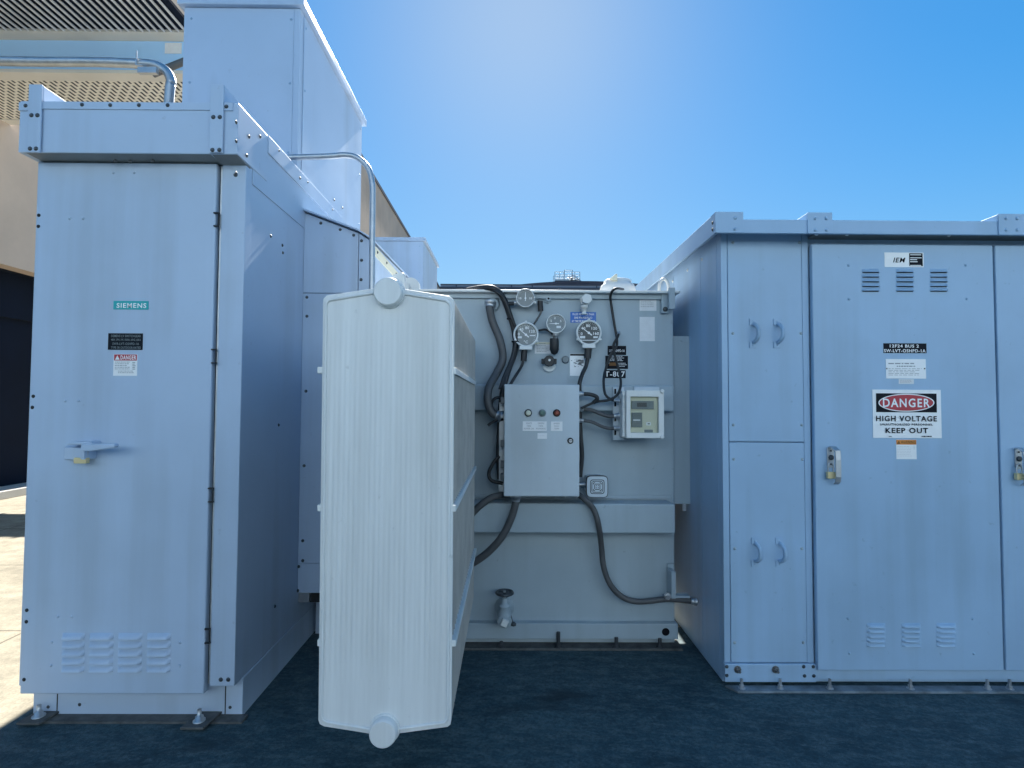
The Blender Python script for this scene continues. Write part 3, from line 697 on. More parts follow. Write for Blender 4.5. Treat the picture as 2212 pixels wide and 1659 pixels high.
for k, (a, b_, rp) in enumerate(((837, 629, 27), (826, 1588, 26))):
    c_ = at(a, b_, RY0); r = (at(a + rp, b_, RY0 - .03).x - c_.x)
    c_ = at(a, b_, RY0 - 0.035); cy_ = Vector((c_.x, RY0 - 0.035, c_.z))
    mb = MB(); mb.lathe(cy_, (0, 1, 0), [(r * 0.9, 0), (r * 0.97, 0.003), (r, 0.008), (r, RY1 - RY0 + 0.25)], 32)
    mb.build('header_pipe', 'paint_radiator', RD)
    MB().lathe(Vector((c_.x, RY0 - 0.006, c_.z)), (0, 1, 0), [(r * 1.06, 0), (r * 1.10, 0.004), (r * 1.12, 0.007)], 32).build('weld_collar', 'paint_radiator', RD)
p = at(860, 612, RY0 + .02)
MB().prism([(p.x - .02, p.z - .05), (p.x + .022, p.z - .06), (p.x + .022, p.z + .035), (p.x + .012, p.z + .04), (p.x - .02, p.z + .03)], 'y', RY0 + .02, RY0 + .05).build('lifting_tab', 'white_paint', RD, bevel=0.003)
mb = MB(); mb.box(p.x - .04, p.x - .012, RY0 + .03, RY0 + .06, p.z - .01, p.z + .02); mb.build('vent_plug', 'white_paint', RD, bevel=0.003)
xr_ = max(q[0] for q in pl2); xl_ = min(q[0] for q in pl2)
for y in (801, 1099, 1391):
    z = at(978, y, RY0).z; xr2 = at(979, y, RY0).x
    for x in (xr2, at(692, y, RY0).x):
        MB().box(x - 0.012, x + 0.009, RY0 + 0.003, RY1 + 0.012, z - 0.011, z + 0.011).build('tie_bar', 'white_paint', RD, bevel=0.002)

# ================================================================== TRANSFORMER
TY = 3.24
XTL, XTR = XT1 + 0.003, at(1455, 900, TY).x
TYE = 4.7
TR = thing('transformer', ((XTL + XTR) / 2, TY, 0), 'grey oil filled transformer tank behind the radiator, covered in gauges and cables', 'transformer')
z_lid = at(1200, 632, TY - .05).z
zb0 = at(1200, 1381, TY - .045).z; zb1 = at(1200, 1347, TY - .045).z
MB().box(XTL, XTR, TY, TYE, 0.02, z_lid).build('tank', 'paint_tank', TR, bevel=0.003)
MB().box(XTL - .03, at(1469, 628, TY - .06).x, TY - .06, TYE + .05, z_lid, z_lid + .014).build('lid', 'white_paint', TR, bevel=0.002)
MB().box(XTL, XTR - .01, TY - .02, TY - .001, z_lid - .03, z_lid - .001).build('rim_flange', 'paint_tank', TR, bevel=0.002)
def band(a, b_, yf, nm, xr, bev=0.006, xl=None):
    z1_, z0_ = at(1200, a, yf).z, at(1200, b_, yf).z
    return MB().box(XTL if xl is None else xl, at(xr, (a + b_) / 2, yf).x, yf, TY - .0008, z0_, z1_).build(nm, 'paint_tank', TR, bevel=bev)
band(831, 888, TY - .07, 'brace', 1457, 0.01)
band(1088, 1152, TY - .14, 'brace', 1459, 0.008)
band(1069, 1077, TY - .012, 'ledge', 1451, 0.003)
MB().box(XTL - .02, at(1465, 1360, TY - .045).x, TY - .045, TYE + .02, zb0, zb1).build('base_channel', 'paint_tank', TR, bevel=0.004)
MB().box(XTL - .03, at(1476, 1395, 3.165).x, 3.165, TYE + .05, 0.0045, 0.018).build('base_flange', 'rusty_steel', TR, bevel=0.002)
q = at(1438, 1365, TY - .0455); mb = MB(); mb.lathe((q.x, TY - .0457, q.z), (0, -1, 0), [(0.0225, 0), (0.0225, 0.0004)], 24); mb.build('jacking_hole', 'ink', TR)
for a, b_, h in ((1083, 1386, .03), (1206, 1386, .085), (1331, 1388, .055), (1425, 1388, .05)):
    q = at(a, b_, 3.19); mb = MB()
    mb.lathe((q.x, 3.185, .018), (0, 0, 1), [(0.026, 0), (0.026, 0.004), (0.018, 0.0045), (0.018, 0.02), (0.011, 0.0205), (0.011, h)], 10, smooth=False)
    mb.build('anchor_bolt', 'dark_steel', TR)
# right upper corner: lifting eye and hook plate
q = at(1437, 618, TY - .03)
mb = MB(); mb.tube(smooth_pts([(q.x - .028, TY, z_lid + .01), (q.x - .027, TY, q.z + .012), (q.x - .016, TY, q.z + .04), (q.x, TY, q.z + .05), (q.x + .016, TY, q.z + .04), (q.x + .027, TY, q.z + .012), (q.x + .028, TY, z_lid + .01)], 5), 0.009, 10)
mb.build('lifting_eye', 'white_paint', TR)
x0, x1, z0, z1 = rect(1444, 622, 1457, 668, TY - .07)
MB().box(x0, x1, TY - .085, TY - .06, z0, z1).build('hook_plate', 'paint_tank', TR, bevel=0.002)
x0, x1, z0, z1 = rect(1428, 634, 1444, 677, TY - .02)
mb = MB(); mb.prism([(x0, z1), (x1, z1), (x1, z0 + .01), (x1 - .01, z0), (x0, z0)], 'y', TY - .03, TY - .0008); mb.build('hook_backing', 'paint_tank', TR, bevel=0.002)
q = at(1437, 668, TY - .032); bolt(TR, q, '-y', r=0.014, material='rusty_steel')
# round hatch on the lid with a triangular lug, and lug discs by the radiator
HY = 3.5; q = at(1334, 625, HY); zl = z_lid + .014; rr = at(1373, 625, HY).x - q.x
h1, h2 = at(1334, 614.5, HY).z - zl, at(1334, 606, HY).z - zl; h0 = at(1334, 625, HY).z - zl
mb = MB(); mb.lathe((q.x, HY, zl), (0, 0, 1), [(rr * .98, 0), (rr * .99, h0 * .8), (rr * .97, h0), (rr * .9, h1 - .008), (rr * .80, h1), (rr * .76, h1 + .001), (rr * .76, h2 - .006), (rr * .70, h2), (rr * .3, h2 + .006), (.01, h2 + .007)], 36)
mb.build('hatch_cover', 'white_paint', TR)
a0, a1 = at(1317, 604, HY - .09), at(1333, 592.5, HY - .09); mb = MB()
mb.prism([(a0.x, zl + h2 - .01), (a1.x, zl + h2 - .025), (a1.x, a1.z), (a1.x - .012, a1.z)], 'y', HY - .10, HY - .075); mb.build('hatch_lug', 'cream_plastic', TR, bevel=0.002)
for a, b_, r_ in ((888, 616, 20), (876, 618, 12)):
    q = at(a, b_, TY - .03); k = (at(a + r_, b_, TY).x - at(a, b_, TY).x)
    mb = MB(); mb.lathe((q.x, TY - .055 - (.03 if r_ < 15 else 0), q.z - .015), (0, 1, 0), [(k, 0), (k, .02)], 28); mb.build('lug_disc', 'white_paint', TR, bevel=0.002)
# fittings on the tank front
def fit(nm, a, b_, rp, prof, m_, Y=TY, ax=(0, -1, 0), n=16, root=None):
    q = at(a, b_, Y); mb = MB(); mb.lathe((q.x, Y, q.z), ax, prof, n, smooth=(n > 8)); return mb.build(nm, m_, root or TR)
fit('pipe_plug', 1183, 648, 0, [(.022, .0), (.022, .012), (.013, .013), (.013, .03)], 'paint_tank', n=6)
fit('plug_hole', 1184, 647, 0, [(.006, .0301), (.006, .0305)], 'ink')
fit('conduit_boss', 1064, 658, 0, [(.046, 0), (.046, .006), (.036, .008), (.036, .016)], 'paint_tank', n=20)
fit('relief_valve', 1264, 650, 0, [(.034, 0), (.034, .02), (.024, .021), (.024, .05), (.031, .051), (.031, .075)], 'white_paint', n=6)
q = at(1262, 662, TY - .05); mb = MB()
mb.lathe((q.x, TY - .045, q.z + .005), (0, 0, -1), [(.022, 0), (.024, .015), (.018, .016), (.016, .03), (.013, .032), (.013, .045), (.02, .047), (.02, .052)], 14); mb.build('relief_outlet', 'white_paint', TR)
fit('small_boss', 1221, 777, 0, [(.021, 0), (.023, .01), (.018, .02)], 'grey_plastic')
fit('small_boss', 1313, 783, 0, [(.012, 0), (.012, .008)], 'grey_plastic', n=4)
# sampling valve: black hand knob in front of a round boss
fit('sample_boss', 1186, 790, 0, [(.04, 0), (.04, .012), (.034, .016)], 'white_paint', n=28)
q = at(1186, 780, TY - .05)
mb = MB(); mb.lathe((q.x, TY - .018, q.z), (0, -1, 0), [(.017, 0), (.017, .02), (.032, .021), (.034, .045), (.03, .05)], 10, smooth=False)
mb.box(q.x - .045, q.x + .045, TY - .06, TY - .035, q.z - .018, q.z + .014); mb.build('sample_valve', 'rubber', TR, bevel=0.003)
fit('valve_stem', 1185, 780, 0, [(.007, .072), (.007, .078)], 'zinc')
# drain valve low on the left
q = at(1090, 1310, TY); VX, VZ = q.x, q.z
vr = thing('drain_valve', (VX, TY - .1, VZ - .1), 'painted drain valve with hand wheel low on the transformer tank', 'valve')
mb = MB(); mb.lathe((VX, TY - .001, VZ), (0, -1, 0), [(.058, 0), (.058, .012), (.04, .014), (.036, .07)], 20); mb.build('flange', 'paint_tank', vr)
mb = MB(); mb.lathe((VX, TY - .1, VZ + .085), (0, 0, -1), [(.016, 0), (.02, .03), (.034, .034), (.034, .05), (.028, .055), (.04, .085), (.04, .12), (.03, .14), (.028, .15)], 14); mb.build('valve_body', 'paint_tank', vr)
ring = [Vector((VX + .046 * math.cos(t), TY - .1 + .046 * math.sin(t), VZ + .115)) for t in [2 * PI * k / 20 for k in range(21)]]
mb = MB(); mb.tube(ring, .0085, 8)
for k in range(3): a = PI * k / 3; mb.cyl((VX - .044 * math.cos(a), TY - .1 - .044 * math.sin(a), VZ + .113), (VX + .044 * math.cos(a), TY - .1 + .044 * math.sin(a), VZ + .113), .006, 6)
mb.build('hand_wheel', 'dark_steel', vr)
mb = MB(); mb.cyl((VX, TY - .1, VZ + .07), (VX, TY - .1, VZ + .125), .008, 8); mb.build('stem', 'zinc', vr)
q = at(1090, 1341, TY - .13)
mb = MB(); mb.lathe((q.x, TY - .1, q.z), (0, -.94, -.2), [(.034, 0), (.042, .002), (.042, .03), (.034, .032)], 8, smooth=False); mb.build('outlet_collar', 'paint_tank', vr)
mb = MB(); c_ = Vector((q.x, TY - .135, q.z - .006)); s_ = .02
for sgn in (1,):
    vs = []
    for yy in (-.022, 0): vs += [c_ + Vector((s_ * math.cos(a), yy, s_ * math.sin(a))) * 1.25 if False else c_ + Vector((1.3 * s_ * math.cos(a), yy, 1.3 * s_ * math.sin(a))) for a in (rad(20), rad(110), rad(200), rad(290))]
    mb.add(vs, [(3, 2, 1, 0), (4, 5, 6, 7), (0, 1, 5, 4), (1, 2, 6, 5), (2, 3, 7, 6), (3, 0, 4, 7)])
mb.build('square_plug', 'white_paint', vr, bevel=0.003)
mb = MB(); r0 = at(1108, 1348, TY - .1); mb.tube(smooth_pts([(VX + .03, TY - .1, VZ + .01), (VX + .05, TY - .12, VZ - .05), (r0.x, TY - .1, r0.z)], 5), .003, 6); mb.lathe(r0, (1, 0, -.2), [(.012, -.01), (.014, .005), (.008, .018)], 8); mb.build('sampler_cap', 'dark_steel', vr)
# cable bracket low on the right edge
q = at(1448, 1255, TY); mb = MB()
x0, x1, z0, z1 = rect(1442, 1218, 1456, 1290, TY - .02); MB().box(x0, x1, TY - .025, TY - .0008, z0, z1).build('stand_off', 'paint_tank', TR, bevel=0.002)
br_ = thing('cable_bracket', at(1450, 1290, TY - .08), 'grey angle bracket holding the black conduit at the tank corner', 'bracket')
x0, x1, z0, z1 = rect(1449, 1234, 1459, 1292, TY - .1); MB().box(x0, x1, TY - .11, TY - .03, z0, z1).build('upright', 'paint_tank', br_, bevel=0.002)
x0, x1, z0, z1 = rect(1437, 1286, 1490, 1291, TY - .09); MB().box(x0, x1, TY - .10, TY - .05, z0, z1).build('arm', 'paint_tank', br_, bevel=0.002)
q = at(1439, 1284, TY - .1); mb = MB(); mb.lathe((q.x, TY - .115, q.z), (0, -1, 0), [(.02, 0), (.02, .02), (.012, .021), (.012, .035)], 6, smooth=False); mb.build('bolt', 'zinc', br_)

# ---- gauges
def arc_text(mb, items, c_, r, Y, size):
    for s, ang in items:
        me = text_mesh(s, 0.02); xs = [v.co.x for v in me.vertices]; ys = [v.co.y for v in me.vertices]
        mx, my = (min(xs) + max(xs)) / 2, (min(ys) + max(ys)) / 2
        px, pz = c_.x + r * math.cos(rad(ang)), c_.z + r * math.sin(rad(ang))
        mb.merge(me, lambda v: (px + (v.x - mx) * size, Y, pz + (v.y - my) * size)); bpy.data.meshes.remove(me)
def gauge(name, label, a, b_, rp, dial, needle_ang, items, lugs=False, inner=.84, stand=.07, marks=None, group='round gauges on the transformer front'):
    Y = TY - stand; c_ = at(a, b_, Y); r = at(a + rp, b_, Y).x - c_.x
    g = thing(name, (c_.x, TY, c_.z), label, 'gauge', group)
    mb = MB(); mb.lathe((c_.x, TY - .001, c_.z), (0, -1, 0), [(r * .5, 0), (r * .5, stand - .035), (r * .93, stand - .034), (r * .97, stand - .01)], 32); mb.build('housing', 'grey_plastic', g)
    mb = MB(); n = 40; vs = []; fs = []
    prof = [(r * .97, .012), (r, .006), (r, -.004), (r * .96, -.009), (inner * r + .002, -.009), (inner * r, -.003), (inner * r, .006)]
    for rr_, t in prof:
        for k in range(n): vs.append((c_.x + rr_ * math.cos(2 * PI * k / n), Y + t, c_.z + rr_ * math.sin(2 * PI * k / n)))
    for j in range(len(prof) - 1):
        for k in range(n): fs.append((j * n + k, j * n + (k + 1) % n, (j + 1) * n + (k + 1) % n, (j + 1) * n + k))
    mb.add(vs, fs, True)
    if lugs:
        for ang in (90, 210, 330): q = Vector((c_.x + r * 1.0 * math.cos(rad(ang)), Y, c_.z + r * 1.0 * math.sin(rad(ang)))); mb.lathe(q + Vector((0, .01, 0)), (0, -1, 0), [(r * .11, 0), (r * .11, .018), (r * .06, .02)], 10)
    mb.build('bezel', 'white_paint', g)
    mb = MB(); mb.add([(c_.x + inner * 1.01 * r * math.cos(2 * PI * k / n), Y + .004, c_.z + inner * 1.01 * r * math.sin(2 * PI * k / n)) for k in range(n)], [tuple(range(n))]); mb.build('dial', dial, g)
    mb = MB(); arc_text(mb, items, c_, r * .56, Y + .003, r * .30)
    for k in range(25):
        an = rad(-40 + 260 * k / 24); r1, r2 = inner * r * .86, inner * r * .95; e = r * .012
        u = Vector((math.cos(an), 0, math.sin(an))); w2 = Vector((-u.z, 0, u.x)); o = Vector((c_.x, Y + .003, c_.z))
        mb.add([o + u * r1 - w2 * e, o + u * r2 - w2 * e, o + u * r2 + w2 * e, o + u * r1 + w2 * e], [(0, 1, 2, 3)])
    mb.build('numerals', 'white_plate', g)
    if marks:
        mb = MB()
        for (u0, v0, u1, v1) in marks: mb.add([(c_.x + u0 * r, Y + .0028, c_.z + v0 * r), (c_.x + u1 * r, Y + .0028, c_.z + v0 * r), (c_.x + u1 * r, Y + .0028, c_.z + v1 * r), (c_.x + u0 * r, Y + .0028, c_.z + v1 * r)], [(0, 1, 2, 3)])
        mb.build('dial_marks', 'paper', g)
    u = Vector((math.cos(rad(needle_ang)), 0, math.sin(rad(needle_ang)))); w2 = Vector((-u.z, 0, u.x)); o = Vector((c_.x, Y + .0015, c_.z))
    mb = MB(); mb.add([o - u * r * .3 - w2 * r * .05, o + u * r * .66 - w2 * r * .018, o + u * r * .66 + w2 * r * .018, o - u * r * .3 + w2 * r * .05], [(0, 1, 2, 3)])
    mb.lathe(o, (0, -1, 0), [(r * .1, 0), (r * .1, .002)], 14); mb.build('needle', 'white_plate', g)
    return g, c_, r
g, c_, r = gauge('level_gauge', 'small pale ringed liquid level gauge at the lid edge, top of the gauges', 1135, 644, 20.5, 'dial_pale', 90, [('10', 180), ('10', 0)], inner=.88)
mb = MB(); mb.cyl((c_.x - r * 1.25, TY - .05, c_.z - r * .45), (c_.x - r * .9, TY - .05, c_.z - r * .4), .010, 10); mb.build('side_connector', 'zinc', g)
mb = MB(); mb.cyl((c_.x - r * 2.1, TY - .05, c_.z - r * .55), (c_.x - r * 1.2, TY - .05, c_.z - r * .5), .013, 10); mb.build('cable_boot', 'rubber', g)
mb = MB(); mb.cyl((c_.x + r * .9, TY - .06, c_.z - r * .4), (c_.x + r * 1.12, TY - .06, c_.z - r * .45), .008, 10); mb.build('stop_screw', 'white_paint', g)
g, c_, r = gauge('temperature_gauge', 'large white rimmed temperature gauge with pale dial, left below the level gauge', 1136, 723, 27.5, 'dial_pale', 140, [('0', 175), ('40', 130), ('80', 80), ('120', 30), ('°C', 270)], lugs=True, marks=[(-.7, -.28, -.32, -.12), (.3, -.1, .75, -.02)])
MB().box(c_.x - r * .5, c_.x + r * .5, TY - .08, TY - .03, c_.z - r * 1.18, c_.z - r * .9).build('terminal_block', 'white_paint', g, bevel=0.002)
g, c_, r = gauge('pressure_gauge', 'small blue grey pressure gauge with level needle, between the two large gauges', 1201, 699, 21.5, 'grey_plastic', 180, [('0', 100), ('5', 150), ('5', 30)], inner=.87, marks=[(.05, -.45, .5, -.22)])
mb = MB(); mb.lathe((c_.x, TY - .05, c_.z - r * .98), (0, 0, -1), [(.02, 0), (.02, .018), (.017, .019), (.017, .03)], 12); mb.build('stem', 'zinc', g)
mb = MB(); mb.lathe((c_.x - .008, TY - .05, c_.z - r - .028), (0, 0, -1), [(.026, 0), (.028, .02), (.028, .065), (.018, .088), (.006, .095)], 10); mb.build('cable_boot', 'rubber', g)
g, c_, r = gauge('winding_gauge', 'large white rimmed gauge with black dial numbered 0 to 160 under the blue label', 1272, 719, 28, 'dial_dark', 143, [('0', 187), ('40', 140), ('80', 95), ('120', 40), ('160', -4)], lugs=True, marks=[(-.68, -.42, -.28, -.24), (-.6, -.6, .6, -.54), (.35, -.4, .7, -.26)])
MB().box(c_.x - r * .5, c_.x + r * .5, TY - .08, TY - .03, c_.z - r * 1.18, c_.z - r * .9).build('terminal_block', 'white_paint', g, bevel=0.002)

# ---- cables and conduits on the transformer
def cable(name, label, cat, pts, r, m_, Y=None, group=None, k=9, ends=()):
    P = []
    for q in pts: P.append(at(q[0], q[1], q[2]) if len(q) == 3 else at(q[0], q[1], Y))
    c_ = thing(name, P[-1], label, cat, group)
    S = smooth_pts(P, k); MB().tube(S, r, 12).build('sheath', m_, c_)
    for e in ends:
        if e == 0: d_ = (S[1] - S[0]).normalized(); o = S[0]
        else: d_ = (S[-2] - S[-1]).normalized(); o = S[-1]
        mb = MB(); mb.lathe(o - d_ * .006, d_, [(r * 1.5, 0), (r * 1.5, .014), (r * 1.2, .015), (r * 1.2, .034)], 12); mb.build('gland', 'zinc', c_)
    return c_
cable('flexible_conduit', 'grey flexible conduit curving down the tank left of the black cables', 'conduit', [(1059, 655, TY - .05), (1058, 668, TY - .06), (1064, 695, TY - .05), (1080, 735, TY - .05), (1086, 775, TY - .05), (1072, 808, TY - .08), (1056, 838, TY - .14), (1054, 868, TY - .16), (1064, 892, TY - .16), (1082, 900, TY - .16)], .0235, 'flex_grey', ends=(0, 1))
cable('cable_bundle', 'thick black cable bundle coming over the lid down to the control box', 'cable', [(1010, 627, TY + .1), (1040, 622, TY - .03), (1065, 623, TY - .07), (1085, 640, TY - .05), (1100, 678, TY - .05), (1112, 720, TY - .05), (1112, 760, TY - .05), (1098, 800, TY - .1), (1088, 835, TY - .14), (1083, 870, TY - .15)], .0175, 'rubber')
cable('black_cable', 'black cable lying beside the thick bundle behind the control box', 'cable', [(1020, 627, TY + .1), (1048, 624, TY - .02), (1072, 630, TY - .08), (1090, 648, TY - .075), (1104, 684, TY - .075), (1116, 722, TY - .06), (1108, 768, TY - .075), (1092, 806, TY - .12), (1080, 840, TY - .16)], .010, 'rubber')
cable('black_cable', 'black cable from the pale large gauge down behind the control box', 'cable', [(1133, 752, TY - .05), (1132, 765, TY - .05), (1131, 775, TY - .05), (1126, 792, TY - .06), (1110, 818, TY - .1), (1094, 845, TY - .12)], .0085, 'rubber')
cable('cable_boot', 'black boot under the pale large gauge', 'cable boot', [(1133, 756, TY - .05), (1132, 766, TY - .05), (1131, 780, TY - .05)], .0185, 'rubber')
cable('black_cable', 'black cable from the black dial gauge down to the control box corner', 'cable', [(1271, 748, TY - .05), (1270, 770, TY - .05), (1266, 790, TY - .06), (1258, 808, TY - .08), (1252, 828, TY - .1), (1252, 850, TY - .1)], .012, 'rubber')
cable('cable_boot', 'black boot under the black dial gauge', 'cable boot', [(1271, 750, TY - .05), (1270, 762, TY - .05), (1269, 774, TY - .05)], .021, 'rubber')
cable('black_cable', 'thin dark cable rising from the pale large gauge to a small connector', 'cable', [(1152, 702, TY - .03), (1160, 690, TY - .04), (1168, 676, TY - .04), (1170, 664, TY - .04)], .006, 'flex_grey')
cable('cable_connector', 'small dark connector beside the level gauge', 'connector', [(1168, 672, TY - .04), (1167, 660, TY - .04), (1167, 650, TY - .04)], .016, 'rubber')
cable('black_cable', 'short black cable arching from the pale gauge to the pressure gauge stem', 'cable', [(1164, 714, TY - .03), (1178, 712, TY - .05), (1190, 718, TY - .05), (1197, 727, TY - .05)], .0065, 'rubber')
cable('black_cable', 'long black cable hooked over the lid and looping down to the glazed meter box', 'cable', [(1346, 625, TY + .1), (1335, 623, TY - .06), (1325, 626, TY - .085), (1319, 638, TY - .05), (1320, 655, TY - .03), (1327, 700, TY - .03), (1333, 735, TY - .04), (1330, 752, TY - .05), (1318, 768, TY - .05), (1309, 795, TY - .05), (1304, 820, TY - .10), (1307, 850, TY - .14), (1320, 863, TY - .15), (1337, 866, TY - .16)], .0075, 'rubber', ends=(1,))
cable('black_cable', 'black cable from the tank gland looping across the T-807 plate to the control box', 'cable', [(1337, 720, TY - .03), (1334, 728, TY - .07), (1325, 748, TY - .06), (1330, 775, TY - .05), (1338, 805, TY - .05), (1341, 830, TY - .12), (1334, 852, TY - .15), (1315, 864, TY - .15), (1288, 868, TY - .14), (1270, 875, TY - .14), (1256, 882, TY - .14)], .0075, 'rubber', ends=(0,))
cable('black_cable', 'short fat black cable bent out of the control box right side', 'cable', [(1252, 851, TY - .14), (1262, 851, TY - .15), (1275, 852, TY - .15), (1287, 856, TY - .15), (1290, 862, TY - .15), (1282, 870, TY - .14)], .0115, 'rubber', ends=(0,))
cable('grey_conduit', 'upper grey flexible hose between control box and meter box', 'conduit', [(1250, 883, TY - .12), (1262, 884, TY - .12), (1278, 886, TY - .12), (1298, 894, TY - .12), (1315, 899, TY - .12), (1336, 898, TY - .12)], .0115, 'flex_grey', group='grey hoses between the two boxes', ends=(0, 1))
cable('grey_conduit', 'lower grey flexible hose between control box and meter box', 'conduit', [(1250, 908, TY - .12), (1264, 909, TY - .12), (1280, 912, TY - .12), (1300, 921, TY - .12), (1315, 925, TY - .12), (1336, 925, TY - .12)], .010, 'flex_grey', group='grey hoses between the two boxes', ends=(0, 1))
cable('flexible_conduit', 'dark flexible conduit sweeping from the control box bottom behind the radiator', 'conduit', [(1115, 1072, TY - .2), (1113, 1090, TY - .2), (1104, 1120, TY - .2), (1085, 1158, TY - .2), (1055, 1192, TY - .18), (1020, 1217, TY - .16), (985, 1232, TY - .16)], .021, 'flex_grey', ends=(0,))
cable('flexible_conduit', 'dark flexible conduit arching left from behind the control box corner', 'conduit', [(1098, 1068, TY - .1), (1080, 1070, TY - .16), (1060, 1076, TY - .17), (1035, 1094, TY - .17), (1012, 1120, TY - .16), (990, 1160, TY - .16)], .0195, 'flex_grey')
cable('flexible_conduit', 'long dark flexible conduit curving down the tank to the right switchgear', 'conduit', [(1243, 1064, TY - .1), (1262, 1078, TY - .17), (1282, 1100, TY - .17), (1293, 1135, TY - .17), (1299, 1180, TY - .08), (1304, 1225, TY - .07), (1318, 1262, TY - .07), (1342, 1288, TY - .07), (1372, 1299, TY - .07), (1405, 1298, TY - .07), (1440, 1294, TY - .08), (1475, 1296, TY - .08), (1502, 1299, TY - .08)], .0165, 'flex_grey', ends=(1,))
for a_, b_, an in ((1102, 690, .25), (1113, 738, 0), (1096, 806, -.5)):
    q = at(a_, b_, TY - .06); mb = MB(); mb.lathe(q - Vector((0, 0, .004)), (math.sin(an), 0, 1), [(.0225, 0), (.0225, .008)], 14)
    tag(mb.build('cable_tie', 'black_plate', None, loc=q), 'black cable tie round the thick cable bundle on the tank', 'cable tie', 'cable ties on the black bundle')
# wiring at the left of the control box
CBX = at(1086, 900, TY - .1).x
cable('black_cable', 'black cable loop at the control box left side, upper', 'cable', [(1086, 858, TY - .15), (1070, 860, TY - .16), (1062, 872, TY - .16), (1066, 886, TY - .16), (1076, 898, TY - .15)], .008, 'rubber')
cable('black_cable', 'short cut black cable end at the control box left side', 'cable', [(1086, 906, TY - .15), (1072, 908, TY - .17), (1062, 913, TY - .17), (1054, 919, TY - .17)], .008, 'rubber')
cable('black_cable', 'straight black cable running down the control box left side', 'cable', [(1082, 870, TY - .13), (1079, 900, TY - .13), (1078, 945, TY - .13), (1076, 985, TY - .13), (1079, 1035, TY - .13)], .0135, 'rubber')
cable('black_cable', 'black cable loop low at the control box left side', 'cable', [(1078, 985, TY - .15), (1066, 1000, TY - .16), (1056, 1022, TY - .16), (1062, 1038, TY - .16), (1086, 1044, TY - .15)], .010, 'rubber')
cable('black_cable', 'black cable behind the control box right edge', 'cable', [(1252, 890, TY - .08), (1254, 940, TY - .08), (1257, 985, TY - .08), (1253, 1030, TY - .08)], .013, 'rubber')

# ---- control box
YC = 2.99
x0, x1, z0, z1 = rect(1089.5, 830, 1251.5, 1073, YC)
CB = thing('control_box', ((x0 + x1) / 2, YC, z0), 'grey fan control box with three indicator lights on the transformer front', 'control box')
MB().box(x0 + .004, x1 - .004, YC + .022, TY - .072, z0 + .004, z1 - .004).build('box_body', 'paint_box', CB, bevel=0.004)
MB().box(x0, x1, YC, YC + .021, z0, z1).build('door', 'paint_box', CB, bevel=0.005)
mb = MB()
for yy in (865, 958, 1003, 1030):
    q = at(1086, yy, YC + .03); MB().box(q.x - .012, q.x + .014, YC + .02, YC + .05, q.z - .02, q.z + .02).build('hinge', 'dark_steel', CB, bevel=0.002)
MB().box(x0 - .03, x0 + .003, YC + .1, YC + .13, z0 - .01, z1).build('mounting_strut', 'zinc', CB, bevel=0.002)
for a, lens, nm in ((1141, 'lamp_white', 'white_light'), (1171.5, 'lamp_green', 'green_light'), (1202.5, 'lamp_red', 'red_light')):
    q = at(a, 892, YC); mb = MB(); rg = .0205; mb.lathe((q.x, YC - .0002, q.z), (0, -1, 0), [(rg, 0), (rg, .008), (rg * .85, .012)], 20)
    L = mb.build(nm, 'grey_plastic' if nm == 'green_light' else 'black_plate', CB)
    mb = MB(); mb.lathe((q.x, YC - .0122, q.z), (0, -1, 0), [(rg * .74, 0), (rg * .70, .006), (rg * .4, .009)], 18); mb.build('lens', lens, L)
q = at(1232, 952, YC); mb = MB(); mb.lathe((q.x, YC - .0002, q.z), (0, -1, 0), [(.0165, 0), (.0165, .006), (.0155, .008)], 20); lk = mb.build('quarter_turn_lock', 'black_plate', CB)
mb = MB(); mb.lathe((q.x, YC - .0083, q.z), (0, -1, 0), [(.010, 0), (.010, .002)], 16); mb.build('lock_core', 'zinc', lk)
mb = MB(); mb.add([(q.x - .008, YC - .0108, q.z - .0016), (q.x + .008, YC - .0108, q.z - .0016), (q.x + .008, YC - .0108, q.z + .0016), (q.x - .008, YC - .0108, q.z + .0016)], [(0, 1, 2, 3)]); mb.build('lock_slot', 'ink', lk)
for a in (1113, 1204, 1219, 1245): q = at(a, 1074, YC + .06); mb = MB(); mb.lathe((q.x, YC + .06, z0 + .004), (0, 0, -1), [(.012, 0), (.014, .012), (.010, .013), (.010, .02)], 8); mb.build('hub_fitting', 'zinc', CB)
def t3(mb, rows, a, c_, y0, y1, Y, b_=0.0):
    n = len(rows)
    for i, (s, k) in enumerate(rows):
        h = (y1 - y0) / n; m_ = (a + c_) / 2; hw = (c_ - a) / 2 * k; put_text(mb, s, m_ - hw, y0 + i * h, m_ + hw, y0 + i * h + h * .62, Y, b_)
sign('light_label', 'white WHITE FAN POWER ON and GREEN FAN RUNNING label under two lights', 'label', (1129, 910, 1181, 931), YC, 'white_plate', [('lettering', 'grey_ink', lambda mb, Y: (t3(mb, [('WHITE', .6), ('FAN', .4), ('POWER ON', 1)], 1132, 1153, 912.5, 930, Y), t3(mb, [('GREEN', .65), ('FAN', .42), ('RUNNING', .95)], 1158, 1179, 912.5, 930, Y)))])
sign('light_label', 'small white AMBER HIGH TEMP label under the red light', 'label', (1190, 910.5, 1215, 931), YC, 'white_plate', [('lettering', 'grey_ink', lambda mb, Y: t3(mb, [('AMBER', .9), ('HIGH', .7), ('TEMP', .7)], 1195, 1210, 913, 930, Y))])
sign('light_label', 'smallest white label, nearly blank, below the other control box labels', 'label', (1161, 935.5, 1181.5, 948), YC, 'white_plate', [('lettering', 'paper', lambda mb, Y: put_lines(mb, 1163, 940, 1179, 944, Y, 1))])

